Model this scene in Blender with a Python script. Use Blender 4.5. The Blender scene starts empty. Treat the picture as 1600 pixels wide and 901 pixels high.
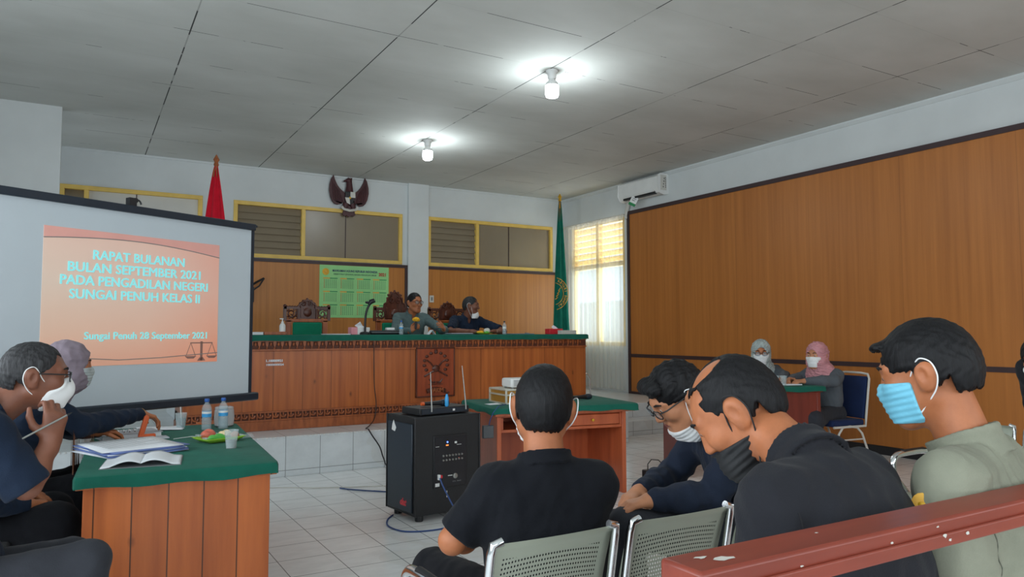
import bpy, math, random
import numpy as np
from mathutils import Vector, Matrix

# ------------------------------------------------------------------ camera, world, lights, exposure
SC = bpy.context.scene
COL = SC.collection
SC.view_settings.view_transform = 'Standard'
SC.view_settings.look = 'None'
SC.view_settings.gamma = 1.0
SC.view_settings.use_curve_mapping = False
SC.view_settings.exposure = 0.0
try:
    SC.cycles.use_denoising = True
    SC.cycles.max_bounces = 8
    SC.cycles.transparent_max_bounces = 16
    SC.cycles.sample_clamp_indirect = 4.0
except Exception:
    pass
random.seed(7)

PITCH, YAW, ROLL = 0.06124, 0.53159, -0.0017
def cam_axes():
    cp, sp = math.cos(PITCH), math.sin(PITCH)
    F = Vector((math.sin(YAW) * cp, math.cos(YAW) * cp, sp))
    R = Vector((math.cos(YAW), -math.sin(YAW), 0))
    U = R.cross(F)
    R2 = R * math.cos(ROLL) + U * math.sin(ROLL)
    U2 = U * math.cos(ROLL) - R * math.sin(ROLL)
    return R2, U2, F
R_, U_, F_ = cam_axes()
cam_d = bpy.data.cameras.new('camera')
cam_d.sensor_width = 36.0
cam_d.lens = 1145.8 / 1600 * 36.0
cam_d.clip_start = 0.05
cam = bpy.data.objects.new('camera', cam_d)
COL.objects.link(cam)
cam.matrix_world = Matrix(((R_.x, U_.x, -F_.x, 0), (R_.y, U_.y, -F_.y, 0), (R_.z, U_.z, -F_.z, 1.40), (0, 0, 0, 1)))
SC.camera = cam

W = bpy.data.worlds.new('sky')
SC.world = W
W.use_nodes = True
W.node_tree.nodes['Background'].inputs[0].default_value = (0.80, 0.90, 1.0, 1)
W.node_tree.nodes['Background'].inputs[1].default_value = 1.3

def area(name, loc, rot, sx, sy, power, col):
    L = bpy.data.lights.new(name, 'AREA')
    L.shape = 'RECTANGLE'; L.size = sx; L.size_y = sy; L.energy = power; L.color = col
    o = bpy.data.objects.new(name, L); COL.objects.link(o)
    o.location = loc; o.rotation_euler = rot
    return o
D2 = math.pi / 2
# daylight through the window openings: three in the left wall, three in the rear wall, one in the right wall
for i, yy in enumerate((-1.6, 1.3, 4.2)):
    area('left_daylight', (-2.72, yy, 2.1), (0, -D2, 0), 1.7, 2.2, 76, (0.86, 0.94, 1.0))
for i, xx in enumerate((-1.0, 2.2, 5.4)):
    area('rear_daylight', (xx, -3.42, 2.2), (D2, 0, 0), 2.2, 1.5, 52, (0.92, 0.97, 1.0))
area('right_daylight', (8.32, 10.65, 2.3), (0, D2, 0), 2.2, 1.55, 60, (0.9, 0.96, 1.0))

# ------------------------------------------------------------------ materials
def lin(c):
    c = c / 255.0
    return c / 12.92 if c <= 0.04045 else ((c + 0.055) / 1.055) ** 2.4
def S(r, g, b):
    return (lin(r), lin(g), lin(b), 1.0)
class NT:
    def __init__(s, name):
        s.m = bpy.data.materials.new(name); s.m.use_nodes = True
        s.t = s.m.node_tree; s.b = s.t.nodes['Principled BSDF']; s.out = s.t.nodes['Material Output']
    def n(s, typ, **kw):
        nd = s.t.nodes.new(typ)
        for k, v in kw.items():
            if k.startswith('i_'):
                nd.inputs[k[2:].replace('_', ' ')].default_value = v
            else:
                setattr(nd, k, v)
        return nd
    def l(s, a, b): s.t.links.new(a, b)
    def coord(s, scale=(1, 1, 1), loc=(0, 0, 0), kind='Object'):
        tc = s.n('ShaderNodeTexCoord'); mp = s.n('ShaderNodeMapping')
        mp.inputs['Scale'].default_value = scale; mp.inputs['Location'].default_value = loc
        s.l(tc.outputs[kind], mp.inputs['Vector']); return mp.outputs['Vector']
    def ramp(s, fac, stops):
        r = s.n('ShaderNodeValToRGB'); e = r.color_ramp.elements
        while len(e) < len(stops): e.new(0.5)
        for el, (p, c) in zip(e, stops): el.position = p; el.color = c
        s.l(fac, r.inputs['Fac']); return r.outputs['Color']
    def noise(s, vec, scale, detail=4.0, rough=0.55):
        nd = s.n('ShaderNodeTexNoise'); nd.inputs['Scale'].default_value = scale
        nd.inputs['Detail'].default_value = detail; nd.inputs['Roughness'].default_value = rough
        s.l(vec, nd.inputs['Vector']); return nd.outputs['Fac']
    def math(s, op, a, b=None):
        nd = s.n('ShaderNodeMath', operation=op)
        for i, x in enumerate((a, b)):
            if x is None: continue
            if isinstance(x, (int, float)): nd.inputs[i].default_value = x
            else: s.l(x, nd.inputs[i])
        return nd.outputs[0]
    def mix(s, fac, a, b, mode='MIX'):
        nd = s.n('ShaderNodeMix', data_type='RGBA', blend_type=mode)
        for i, x in ((0, fac), (6, a), (7, b)):
            if isinstance(x, (int, float)): nd.inputs[i].default_value = x
            elif isinstance(x, tuple): nd.inputs[i].default_value = x
            else: s.l(x, nd.inputs[i])
        return nd.outputs[2]
    def bump(s, h, strength=0.3, dist=0.005):
        nd = s.n('ShaderNodeBump'); nd.inputs['Strength'].default_value = strength; nd.inputs['Distance'].default_value = dist
        s.l(h, nd.inputs['Height']); s.l(nd.outputs[0], s.b.inputs['Normal'])
    def sep(s, vec):
        nd = s.n('ShaderNodeSeparateXYZ'); s.l(vec, nd.inputs[0]); return nd.outputs
    def col(s, c):
        if isinstance(c, tuple): s.b.inputs['Base Color'].default_value = c
        else: s.l(c, s.b.inputs['Base Color'])
    def set(s, rough=0.5, metal=0.0, spec=0.5):
        s.b.inputs['Roughness'].default_value = rough; s.b.inputs['Metallic'].default_value = metal
        s.b.inputs['Specular IOR Level'].default_value = spec
        return s.m

def plain(name, c, rough=0.5, metal=0.0, var=0.12, scale=6.0, bump=0.0, spec=0.5):
    m = NT(name); v = m.coord(); f = m.noise(v, scale)
    a = tuple(x * (1 - var) for x in c[:3]) + (1,); b = tuple(min(1, x * (1 + var)) for x in c[:3]) + (1,)
    m.col(m.ramp(f, [(0.3, a), (0.7, b)]))
    if bump: m.bump(m.noise(v, scale * 12), bump, 0.003)
    return m.set(rough, metal, spec)
def fabric(name, c, var=0.15, weave=900, bump=0.25, rough=0.85):
    m = NT(name); v = m.coord()
    f = m.noise(v, 9, 5); a = tuple(x * (1 - var) for x in c[:3]) + (1,); b = tuple(min(1, x * (1 + var)) for x in c[:3]) + (1,)
    m.col(m.ramp(f, [(0.3, a), (0.7, b)]))
    h = m.math('ADD', m.noise(v, weave * 0.3, 2), m.math('MULTIPLY', m.noise(v, 14, 3), 3.0))
    m.bump(h, bump, 0.006)
    m.b.inputs['Sheen Weight'].default_value = 0.04
    return m.set(rough, 0, 0.2)
def wood(name, c1, c2, plank=0.0, axis='x', grain=(14, 14, 0.9), knots=False, rough=0.4, seam=0.35, off=0.0, spec=0.5, tone=.3):
    """vertical grain by default; plank = width of boards along `axis`, drawn as dark seams with a tone per board."""
    m = NT(name); v = m.coord(grain, (off, off, off))
    d = m.noise(v, 1.0, 6, 0.6)
    wv = m.n('ShaderNodeTexWave', wave_type='BANDS', bands_direction='X')
    wv.inputs['Scale'].default_value = 0.9; wv.inputs['Distortion'].default_value = 9.0
    wv.inputs['Detail'].default_value = 3.0; wv.inputs['Detail Scale'].default_value = 0.7
    m.l(m.coord(tuple(g * 0.35 for g in grain)), wv.inputs['Vector'])
    f = m.math('ADD', m.math('MULTIPLY', d, 0.93), m.math('MULTIPLY', wv.outputs['Fac'], 0.07))
    c = m.ramp(f, [(0.25, c1), (0.62, c2), (0.85, tuple(x * 1.15 for x in c2[:3]) + (1,))])
    if plank:
        o = m.sep(m.coord())
        q = m.math('DIVIDE', m.math('ADD', o[{'x': 0, 'y': 1, 'z': 2}[axis]], 50.0 + off), plank)
        fl = m.math('FLOOR', q); fr = m.math('FRACT', q)
        wn = m.n('ShaderNodeTexWhiteNoise', noise_dimensions='1D'); m.l(fl, wn.inputs['W'])
        c = m.mix(m.math('MULTIPLY', wn.outputs['Value'], tone), c, tuple(x * 0.6 for x in c1[:3]) + (1,))
        c = m.mix(m.math('MULTIPLY', m.math('LESS_THAN', fr, 0.006 / plank), seam), c, (0.02, 0.008, 0.004, 1))
    if knots:
        vo = m.n('ShaderNodeTexVoronoi', feature='F1'); vo.inputs['Scale'].default_value = 1.0
        m.l(m.coord((6.5, 6.5, 3.6), (0.3, 0.2, 0.1)), vo.inputs['Vector'])
        mr = m.n('ShaderNodeMapRange'); mr.inputs[1].default_value = .19; mr.inputs[2].default_value = .06; mr.inputs[3].default_value = 0; mr.inputs[4].default_value = .75
        m.l(m.math('ADD', vo.outputs['Distance'], m.math('MULTIPLY', m.noise(m.coord(), 30), 0.10)), mr.inputs[0])
        wk = m.n('ShaderNodeTexWhiteNoise', noise_dimensions='3D'); m.l(vo.outputs['Position'], wk.inputs['Vector'])
        c = m.mix(m.math('MULTIPLY', mr.outputs[0], m.math('GREATER_THAN', wk.outputs['Value'], .55)), c, (0.05, 0.018, 0.008, 1))
    m.col(c); m.bump(d, 0.08, 0.002)
    return m.set(rough, 0, spec)
def emis(name, c, strength):
    m = NT(name); m.b.inputs['Emission Color'].default_value = c; m.b.inputs['Emission Strength'].default_value = strength
    m.col(c); return m.set(0.5)
def glass(name, tint=(0.95, 0.98, 1, 1), alpha=0.2, rough=0.05):
    m = NT(name)
    tr = m.n('ShaderNodeBsdfTransparent'); tr.inputs[0].default_value = tint
    mx = m.n('ShaderNodeMixShader'); mx.inputs[0].default_value = alpha
    m.col((0.8, 0.86, 0.88, 1)); m.set(rough)
    m.l(tr.outputs[0], mx.inputs[1]); m.l(m.b.outputs[0], mx.inputs[2]); m.l(mx.outputs[0], m.out.inputs[0])
    return m.m

M = {}
M['wall'] = plain('white_wall_paint', S(208, 213, 213), 0.85, var=0.05, scale=1.6, bump=0.05, spec=0.2)
M['wood_wall'] = wood('teak_veneer', S(164, 98, 40), S(186, 116, 52), plank=1.22, axis='y', grain=(16, 16, 0.5), seam=0.25, tone=.10, rough=0.42)
M['wood_back'] = wood('teak_veneer_back', S(168, 104, 44), S(190, 124, 56), plank=1.22, axis='x', grain=(16, 16, 0.5), seam=0.25, tone=.10, rough=0.42)
M['dark_trim'] = plain('dark_brown_trim', S(58, 40, 42), 0.5, scale=3)
M['bench'] = wood('bench_mahogany', S(150, 76, 36), S(192, 108, 52), plank=0.31, axis='x', grain=(14, 14, 0.7), knots=True, rough=0.32, seam=0.6, tone=.3)
M['carve'] = wood('carved_wood', S(120, 60, 30), S(168, 92, 48), grain=(20, 20, 6), rough=0.4)
M['carve_dark'] = plain('carved_recess', S(88, 44, 26), 0.6)
M['carve_red'] = wood('plaque_wood', S(116, 50, 28), S(152, 70, 38), grain=(16, 16, 3), rough=0.3)
M['chair_wood'] = wood('carved_chair_wood', S(52, 24, 16), S(92, 46, 30), grain=(18, 18, 4), rough=0.3)
M['table_pine'] = wood('orange_pine', S(160, 78, 32), S(200, 108, 50), plank=0.152, axis='x', grain=(12, 12, 0.8), knots=True, rough=0.35, seam=0.85, off=0.09, tone=.22)
M['table_red'] = wood('reddish_table_wood', S(158, 72, 40), S(192, 98, 58), grain=(12, 12, 1.2), rough=0.35)
M['table_maroon'] = wood('maroon_table_wood', S(96, 34, 24), S(124, 48, 34), grain=(12, 12, 1.2), rough=0.35)
M['rail'] = wood('painted_rail', S(108, 42, 30), S(138, 58, 40), grain=(1.5, 12, 12), rough=0.38)
M['green'] = fabric('green_tablecloth', S(24, 96, 80), var=0.10, bump=0.15)
M['green_seat'] = fabric('green_upholstery', S(16, 118, 88), var=0.1)
M['flag_green'] = fabric('green_flag_cloth', S(16, 110, 92), var=0.12)
M['flag_red'] = fabric('red_flag_cloth', S(196, 22, 44), var=0.12)
M['flag_white'] = fabric('white_flag_cloth', S(220, 220, 220), var=0.05)
M['pole'] = wood('flag_pole_wood', S(120, 66, 34), S(160, 92, 50), grain=(30, 30, 4))
M['yellow'] = plain('yellow_paint', S(226, 190, 96), 0.5, var=0.08)
M['gold'] = plain('gold', S(206, 160, 40), 0.4, 0.3)
M['frost'] = plain('frosted_pane', S(136, 124, 104), 0.3, var=0.05, scale=2)
M['frost_light'] = plain('pale_window_board', S(206, 204, 196), 0.5, var=0.05, scale=2)
M['black'] = plain('black_plastic', S(24, 25, 28), 0.45, var=0.1)
M['black_soft'] = plain('black_vinyl', S(24, 26, 29), 0.55, var=0.12, scale=20, bump=0.1)
M['navy_metal'] = plain('dark_screen_case', S(30, 42, 54), 0.4, var=0.05)
M['chrome'] = plain('chrome', S(222, 224, 226), 0.16, 1.0, var=0.03)
M['steel'] = plain('grey_steel', S(150, 152, 148), 0.35, 0.8, var=0.05)
M['white'] = plain('white_plastic', S(226, 228, 226), 0.4, var=0.04)
M['offwhite'] = plain('cream_plastic', S(204, 202, 194), 0.5, var=0.04)
M['paper'] = plain('white_paper', S(226, 230, 234), 0.8, var=0.04)
M['paper_blue'] = plain('blue_paper', S(110, 130, 186), 0.8, var=0.1)
M['grey'] = plain('grey_plastic', S(120, 124, 126), 0.5)
M['cable_blue'] = plain('blue_cable', S(46, 74, 128), 0.5)
M['blue'] = plain('blue_plastic', S(30, 90, 170), 0.4)
M['sky_blue'] = plain('light_blue_plastic', S(60, 160, 220), 0.4)
M['orange'] = plain('orange_plastic', S(212, 92, 40), 0.4)
M['red'] = plain('red_plastic', S(208, 40, 52), 0.4)
M['red_dark'] = plain('red_cloth', S(150, 30, 44), 0.6)
M['pink'] = plain('pink_box', S(226, 150, 160), 0.6)
M['lime'] = plain('lime_plastic', S(150, 200, 60), 0.4)
M['yellow_foam'] = plain('yellow_foam', S(240, 180, 40), 0.9, bump=0.2)
M['card'] = plain('cardboard', S(214, 176, 140), 0.8)
M['brown_jar'] = glass('brown_clear_plastic', (0.55, 0.3, 0.24, 1), 0.5, 0.2)
M['clear'] = glass('clear_plastic', (0.93, 0.97, 0.98, 1), 0.22, 0.08)
M['cup'] = glass('clear_cup_plastic', (0.95, 0.97, 0.97, 1), 0.2, 0.12)
M['water'] = glass('water', (0.82, 0.9, 0.92, 1), 0.12, 0.02)
M['navy_seat'] = fabric('navy_upholstery', S(28, 44, 82), var=0.1)
M['bulb'] = emis('led_bulb', (0.9, 0.97, 1.0, 1), 26.0)
M['screen'] = plain('screen_fabric', S(194, 204, 210), 0.9, var=0.03, scale=1.5, spec=0.1)
M['ink_blue'] = plain('navy_ink', S(40, 56, 104), 0.7)
M['ink_red'] = plain('red_ink', S(190, 50, 44), 0.7)
M['ink_green'] = plain('green_ink', S(44, 140, 84), 0.7)
M['ink_amber'] = plain('amber_ink', S(222, 170, 70), 0.7)
M['ink_grey'] = plain('grey_ink', S(86, 132, 98), 0.7)
M['cal'] = plain('calendar_green_paper', S(150, 214, 140), 0.6, var=0.08, scale=3)
M['eye_white'] = plain('eye_white', S(210, 204, 198), 0.3)
M['iris'] = plain('dark_iris', S(26, 16, 12), 0.2)

def tile_mat(name, axis, base, grout, sx, sy, ox, oy, rough=0.28, line=0.006):
    """square tiles: grout lines at ox + k*sx, oy + k*sy along two world axes"""
    m = NT(name); o = m.sep(m.coord())
    ax = {'xy': (0, 1), 'xz': (0, 2), 'yz': (1, 2)}[axis]
    fr = []
    for a, s_, of in ((ax[0], sx, ox), (ax[1], sy, oy)):
        q = m.math('FRACT', m.math('DIVIDE', m.math('ADD', o[a], 40 * s_ - of + line / 2), s_))
        fr.append(m.math('LESS_THAN', q, line / s_))
    g = m.math('MAXIMUM', fr[0], fr[1])
    f = m.noise(m.coord((2.2, 6.0, 3)), 2.0, 7, 0.65)
    dirt = m.noise(m.coord((0.6, 0.6, 0.6)), 1.2, 3)
    c = m.ramp(f, [(0.35, tuple(x * 0.90 for x in base[:3]) + (1,)), (0.6, base)])
    c = m.mix(m.math('MULTIPLY', m.math('GREATER_THAN', dirt, 0.62), 0.12), c, S(190, 178, 150))
    m.col(m.mix(m.math('MULTIPLY', g, 0.85), c, grout))
    return m.set(rough)
M['tile'] = tile_mat('floor_tile', 'xy', S(248, 250, 250), S(104, 110, 112), 0.342, 0.335, 1.43, 5.04, .2)
M['tile_face'] = tile_mat('platform_tile', 'xz', S(224, 230, 232), S(120, 126, 126), 0.342, 0.6, 1.78, 0.06)

def ceiling_mat():
    m = NT('ceiling_board'); o = m.sep(m.coord())
    qx = m.math('FRACT', m.math('DIVIDE', m.math('ADD', o[0], 40 * 1.575 - 0.735 + 0.006), 1.575))
    qy = m.math('FRACT', m.math('DIVIDE', m.math('ADD', o[1], 40 * 0.79 - 4.285 + 0.007), 0.79))
    nz = m.noise(m.coord((1.3, 1.3, 1)), 1.6, 2)
    nz2 = m.noise(m.coord((1, 1, 1), (5, 3, 0)), 2.1, 3)
    lx = m.math('MULTIPLY', m.math('LESS_THAN', qx, 0.0072), m.math('ADD', 0.35, m.math('MULTIPLY', m.math('GREATER_THAN', nz, 0.44), 0.6)))
    ly = m.math('MULTIPLY', m.math('LESS_THAN', qy, 0.011), m.math('ADD', 0.08, m.math('MULTIPLY', m.math('GREATER_THAN', nz2, 0.55), 0.72)))
    g = m.math('MAXIMUM', lx, ly)
    st = m.noise(m.coord((0.5, 0.9, 1)), 1.5, 5)
    c = m.ramp(st, [(0.3, S(188, 190, 185)), (0.7, S(204, 206, 202))])
    m.col(m.mix(g, c, S(48, 50, 50)))
    return m.set(0.8, 0, 0.2)
M['ceiling'] = ceiling_mat()

def sheer_mat():
    m = NT('sheer_curtain'); m.col(S(232, 230, 220)); m.set(0.9)
    tr = m.n('ShaderNodeBsdfTransparent'); tl = m.n('ShaderNodeBsdfTranslucent'); tl.inputs[0].default_value = S(244, 243, 234)
    a = m.n('ShaderNodeMixShader'); a.inputs[0].default_value = 0.5
    m.l(m.b.outputs[0], a.inputs[1]); m.l(tl.outputs[0], a.inputs[2])
    b = m.n('ShaderNodeMixShader'); b.inputs[0].default_value = 0.42
    m.l(tr.outputs[0], b.inputs[1]); m.l(a.outputs[0], b.inputs[2]); m.l(b.outputs[0], m.out.inputs[0])
    return m.m
M['sheer'] = sheer_mat()
def slat_mat():
    m = NT('yellow_slat'); m.col(S(226, 206, 150)); m.set(0.5)
    tl = m.n('ShaderNodeBsdfTranslucent'); tl.inputs[0].default_value = S(240, 226, 176)
    a = m.n('ShaderNodeMixShader'); a.inputs[0].default_value = 0.5
    m.l(m.b.outputs[0], a.inputs[1]); m.l(tl.outputs[0], a.inputs[2]); m.l(a.outputs[0], m.out.inputs[0])
    return m.m
M['slat'] = slat_mat()
def perf_mat():
    """grey painted steel sheet with rows of round punched holes (object x, z), plain margins"""
    m = NT('perforated_steel'); o = m.sep(m.coord())
    p = 0.0095
    dx = m.math('SUBTRACT', m.math('FRACT', m.math('DIVIDE', m.math('ADD', o[0], 5.0), p)), 0.5)
    dz = m.math('SUBTRACT', m.math('FRACT', m.math('DIVIDE', m.math('ADD', m.math('ADD', o[2], o[1]), 5.0), p)), 0.5)
    d = m.math('ADD', m.math('MULTIPLY', dx, dx), m.math('MULTIPLY', dz, dz))
    hole = m.math('LESS_THAN', d, 0.075)
    inx = m.math('LESS_THAN', m.math('ABSOLUTE', o[0]), 0.165)
    hole = m.math('MULTIPLY', hole, inx)
    hole = m.math('MULTIPLY', hole, m.math('LESS_THAN', o[2], 0.79))
    m.col(S(168, 174, 158)); m.set(0.42, 0.15)
    tr = m.n('ShaderNodeBsdfTransparent'); mx = m.n('ShaderNodeMixShader')
    m.l(hole, mx.inputs[0]); m.l(m.b.outputs[0], mx.inputs[1]); m.l(tr.outputs[0], mx.inputs[2]); m.l(mx.outputs[0], m.out.inputs[0])
    return m.m
M['perf'] = perf_mat()

# ------------------------------------------------------------------ mesh helpers
class MB:
    def __init__(s): s.v = []; s.f = []
    def add(s, vs, fs, T=None):
        n = len(s.v)
        s.v += [tuple(T @ Vector(p)) if T is not None else tuple(p) for p in vs]
        s.f += [tuple(i + n for i in f) for f in fs]; return s
    def box(s, x0, x1, y0, y1, z0, z1, T=None):
        vs = [(x, y, z) for x in (x0, x1) for y in (y0, y1) for z in (z0, z1)]
        return s.add(vs, [(0, 1, 3, 2), (4, 6, 7, 5), (0, 4, 5, 1), (2, 3, 7, 6), (0, 2, 6, 4), (1, 5, 7, 3)], T)
    def tube(s, pts, r, n=8, closed=False, T=None, caps=True):
        P = [Vector(p) for p in pts]; N = len(P)
        rs = r if isinstance(r, (list, tuple)) else [r] * N
        vs = []; fs = []; up = None
        for i in range(N):
            if closed: t = P[(i + 1) % N] - P[i - 1]
            else: t = P[min(i + 1, N - 1)] - P[max(i - 1, 0)]
            t = t.normalized() if t.length > 1e-9 else Vector((0, 0, 1))
            if up is None: up = Vector((0, 0, 1)) if abs(t.z) < 0.9 else Vector((1, 0, 0))
            a = t.cross(up)
            if a.length < 1e-6: a = t.orthogonal()
            a.normalize(); b = a.cross(t).normalized(); up = b
            for k in range(n):
                an = 2 * math.pi * k / n
                vs.append(P[i] + (a * math.cos(an) + b * math.sin(an)) * rs[i])
        for i in range(N if closed else N - 1):
            j = (i + 1) % N
            for k in range(n):
                q = (k + 1) % n
                fs.append((i * n + k, i * n + q, j * n + q, j * n + k))
        if not closed and caps:
            fs.append(tuple(range(n))[::-1]); fs.append(tuple((N - 1) * n + k for k in range(n)))
        return s.add([tuple(v) for v in vs], fs, T)
    def lathe(s, prof, c=(0, 0, 0), n=24, T=None, close=True):
        vs = []; fs = []
        for (r, z) in prof:
            for k in range(n):
                a = 2 * math.pi * k / n
                vs.append((c[0] + r * math.cos(a), c[1] + r * math.sin(a), c[2] + z))
        for i in range(len(prof) - 1):
            for k in range(n):
                q = (k + 1) % n
                fs.append((i * n + k, i * n + q, (i + 1) * n + q, (i + 1) * n + k))
        if close:
            fs.append(tuple(range(n))[::-1]); fs.append(tuple((len(prof) - 1) * n + k for k in range(n)))
        return s.add(vs, fs, T)
    def prism(s, poly, y0, y1, T=None):
        """polygon in (x, z), extruded along y"""
        n = len(poly); vs = [(x, y0, z) for x, z in poly] + [(x, y1, z) for x, z in poly]
        fs = [tuple(range(n)), tuple(range(2 * n - 1, n - 1, -1))] + [(i, i + n, (i + 1) % n + n, (i + 1) % n) for i in range(n)]
        return s.add(vs, fs, T)
    def ball(s, c, r, T=None, n=14, m=8):
        vs = []; fs = []
        r = r if isinstance(r, (tuple, list)) else (r, r, r)
        for i in range(m + 1):
            th = math.pi * i / m
            for k in range(n):
                a = 2 * math.pi * k / n
                vs.append((c[0] + r[0] * math.sin(th) * math.cos(a), c[1] + r[1] * math.sin(th) * math.sin(a), c[2] + r[2] * math.cos(th)))
        for i in range(m):
            for k in range(n):
                q = (k + 1) % n; fs.append((i * n + k, (i + 1) * n + k, (i + 1) * n + q, i * n + q))
        return s.add(vs, fs, T)
    def grid(s, fn, nu, nv, T=None):
        vs = [fn(i / nu, j / nv) for i in range(nu + 1) for j in range(nv + 1)]
        w = nv + 1
        fs = [(i * w + j, (i + 1) * w + j, (i + 1) * w + j + 1, i * w + j + 1) for i in range(nu) for j in range(nv)]
        return s.add(vs, fs, T)

def tag(o, label=None, cat=None, group=None, kind=None):
    if label: o['label'] = label
    if cat: o['category'] = cat
    if group: o['group'] = group
    if kind: o['kind'] = kind
    return o
def obj(name, mb, mat, parent=None, bevel=0.0, smooth=True, seg=2, solid=0.0, sub=0):
    me = bpy.data.meshes.new(name); me.from_pydata(mb.v, [], mb.f); me.update()
    o = bpy.data.objects.new(name, me); COL.objects.link(o)
    if mat: me.materials.append(mat)
    if parent: o.parent = parent
    if solid:
        d = o.modifiers.new('solid', 'SOLIDIFY'); d.thickness = solid; d.offset = 0
    if bevel:
        b = o.modifiers.new('bevel', 'BEVEL'); b.width = bevel; b.segments = seg; b.limit_method = 'ANGLE'; b.angle_limit = 0.6
    if sub:
        d = o.modifiers.new('sub', 'SUBSURF'); d.levels = sub; d.render_levels = sub
    if smooth:
        try: me.shade_smooth(); me.set_sharp_from_angle(angle=0.7)
        except Exception: pass
    return o
def thing(name, label, cat, loc=(0, 0, 0), rz=0.0, group=None):
    o = bpy.data.objects.new(name, None); COL.objects.link(o)
    o.empty_display_size = 0.1
    o.location = loc; o.rotation_euler = (0, 0, rz)
    return tag(o, label, cat, group)
def struct(name, mb, mat, parent=None, bevel=0.0, smooth=False):
    o = obj(name, mb, mat, parent, bevel, smooth)
    if not parent: o['kind'] = 'structure'
    return o
def dup(root, loc, rz, label=None):
    r = root.copy(); COL.objects.link(r); r.location = loc; r.rotation_euler = (0, 0, rz)
    if label: r['label'] = label
    for ch in list(root.children):
        c = ch.copy(); COL.objects.link(c); c.parent = r
        for g in ch.children:
            d = g.copy(); COL.objects.link(d); d.parent = c
    return r
def B(*a): return MB().box(*a)
def arc(c, r, a0, a1, n, plane='xz', y=0.0):
    out = []
    for i in range(n + 1):
        a = a0 + (a1 - a0) * i / n
        p = (c[0] + r * math.cos(a), c[1] + r * math.sin(a))
        out.append((p[0], y, p[1]) if plane == 'xz' else (p[0], p[1], y))
    return out
def text_mb(body, size, align='CENTER', ext=0.001, bold=0.0, width=None, shear=0.0):
    """lettering as a mesh lying in local xz (read from -y), origin at the baseline"""
    cu = bpy.data.curves.new('lettering', 'FONT'); cu.body = body; cu.size = size
    cu.align_x = align; cu.extrude = ext; cu.offset = bold; cu.shear = shear; cu.resolution_u = 3
    o = bpy.data.objects.new('lettering', cu); COL.objects.link(o)
    dg = bpy.context.evaluated_depsgraph_get(); dg.update()
    me = bpy.data.meshes.new_from_object(o.evaluated_get(dg))
    vs = [tuple(v.co) for v in me.vertices]; fs = [tuple(p.vertices) for p in me.polygons]
    bpy.data.objects.remove(o); bpy.data.curves.remove(cu); bpy.data.meshes.remove(me)
    if width and vs:
        x0 = min(v[0] for v in vs); x1 = max(v[0] for v in vs); k = width / (x1 - x0)
        vs = [(v[0] * k, v[1], v[2]) for v in vs]
    mb = MB(); mb.v = [(x, -z, y) for x, y, z in vs]; mb.f = fs
    return mb
def smooth_line(pts, k=5):
    P = [Vector(p) for p in pts]; out = []
    for i in range(len(P) - 1):
        a, b, c, d = P[max(i - 1, 0)], P[i], P[i + 1], P[min(i + 2, len(P) - 1)]
        for j in range(k):
            q = j / k
            out.append(.5 * ((2 * b) + (c - a) * q + (2 * a - 5 * b + 4 * c - d) * q * q + (3 * b - a - 3 * c + d) * q ** 3))
    return out + [P[-1]]
def heavy(mb, d):
    src = list(mb.v); fs = list(mb.f); out = MB()
    for k, (dx, dz) in enumerate(((0, 0), (d, 0), (-d, 0), (0, d * .6), (0, -d * .6))):
        out.add([(x + dx, y - .00008 * k, z + dz) for x, y, z in src], fs)
    return out
def moved(mb, T):
    mb.v = [tuple(T @ Vector(p)) for p in mb.v]; return mb
TR = Matrix.Translation
def RZ(a): return Matrix.Rotation(a, 4, 'Z')
def RX(a): return Matrix.Rotation(a, 4, 'X')
def RY(a): return Matrix.Rotation(a, 4, 'Y')

# ------------------------------------------------------------------ the room
H = 3.98; XR = 8.05; XL = -2.6; YB = 11.7; YF = -3.3
struct('floor', B(XL - .2, XR + .2, YF - .2, YB + .2, -0.1, 0.0), M['tile'])
struct('ceiling', B(XL - .2, XR + .2, YF - .2, YB + .2, H, H + 0.1), M['ceiling'])
# right wall with one window opening
mb = MB().box(XR, XR + .15, YF - .2, 9.86, 0, H).box(XR, XR + .15, 11.44, YB + .2, 0, H)
mb.box(XR, XR + .15, 9.86, 11.44, 0, 1.18).box(XR, XR + .15, 9.86, 11.44, 3.42, H)
struct('wall_right', mb, M['wall'])
# left and rear walls, each with three window openings
mb = MB(); ys = [YF - .2]
for yy in (-1.6, 1.3, 4.2):
    mb.box(XL - .15, XL, ys[-1], yy - 1.1, 0, H); mb.box(XL - .15, XL, yy - 1.1, yy + 1.1, 0, 1.2); mb.box(XL - .15, XL, yy - 1.1, yy + 1.1, 3.0, H); ys.append(yy + 1.1)
mb.box(XL - .15, XL, ys[-1], 9.8, 0, H)
struct('wall_left', mb, M['wall'])
mb = MB(); xs = [XL]
for xx in (-1.0, 2.2, 5.4):
    mb.box(xs[-1], xx - 1.1, YF - .15, YF, 0, H); mb.box(xx - 1.1, xx + 1.1, YF - .15, YF, 0, 1.4); mb.box(xx - 1.1, xx + 1.1, YF - .15, YF, 3.0, H); xs.append(xx + 1.1)
mb.box(xs[-1], XR, YF - .15, YF, 0, H)
struct('wall_rear', mb, M['wall'])
# projecting wall at the left of the dais
struct('wall_projecting', MB().box(XL, -0.25, 9.66, 9.82, 0, H), M['wall'])
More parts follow.
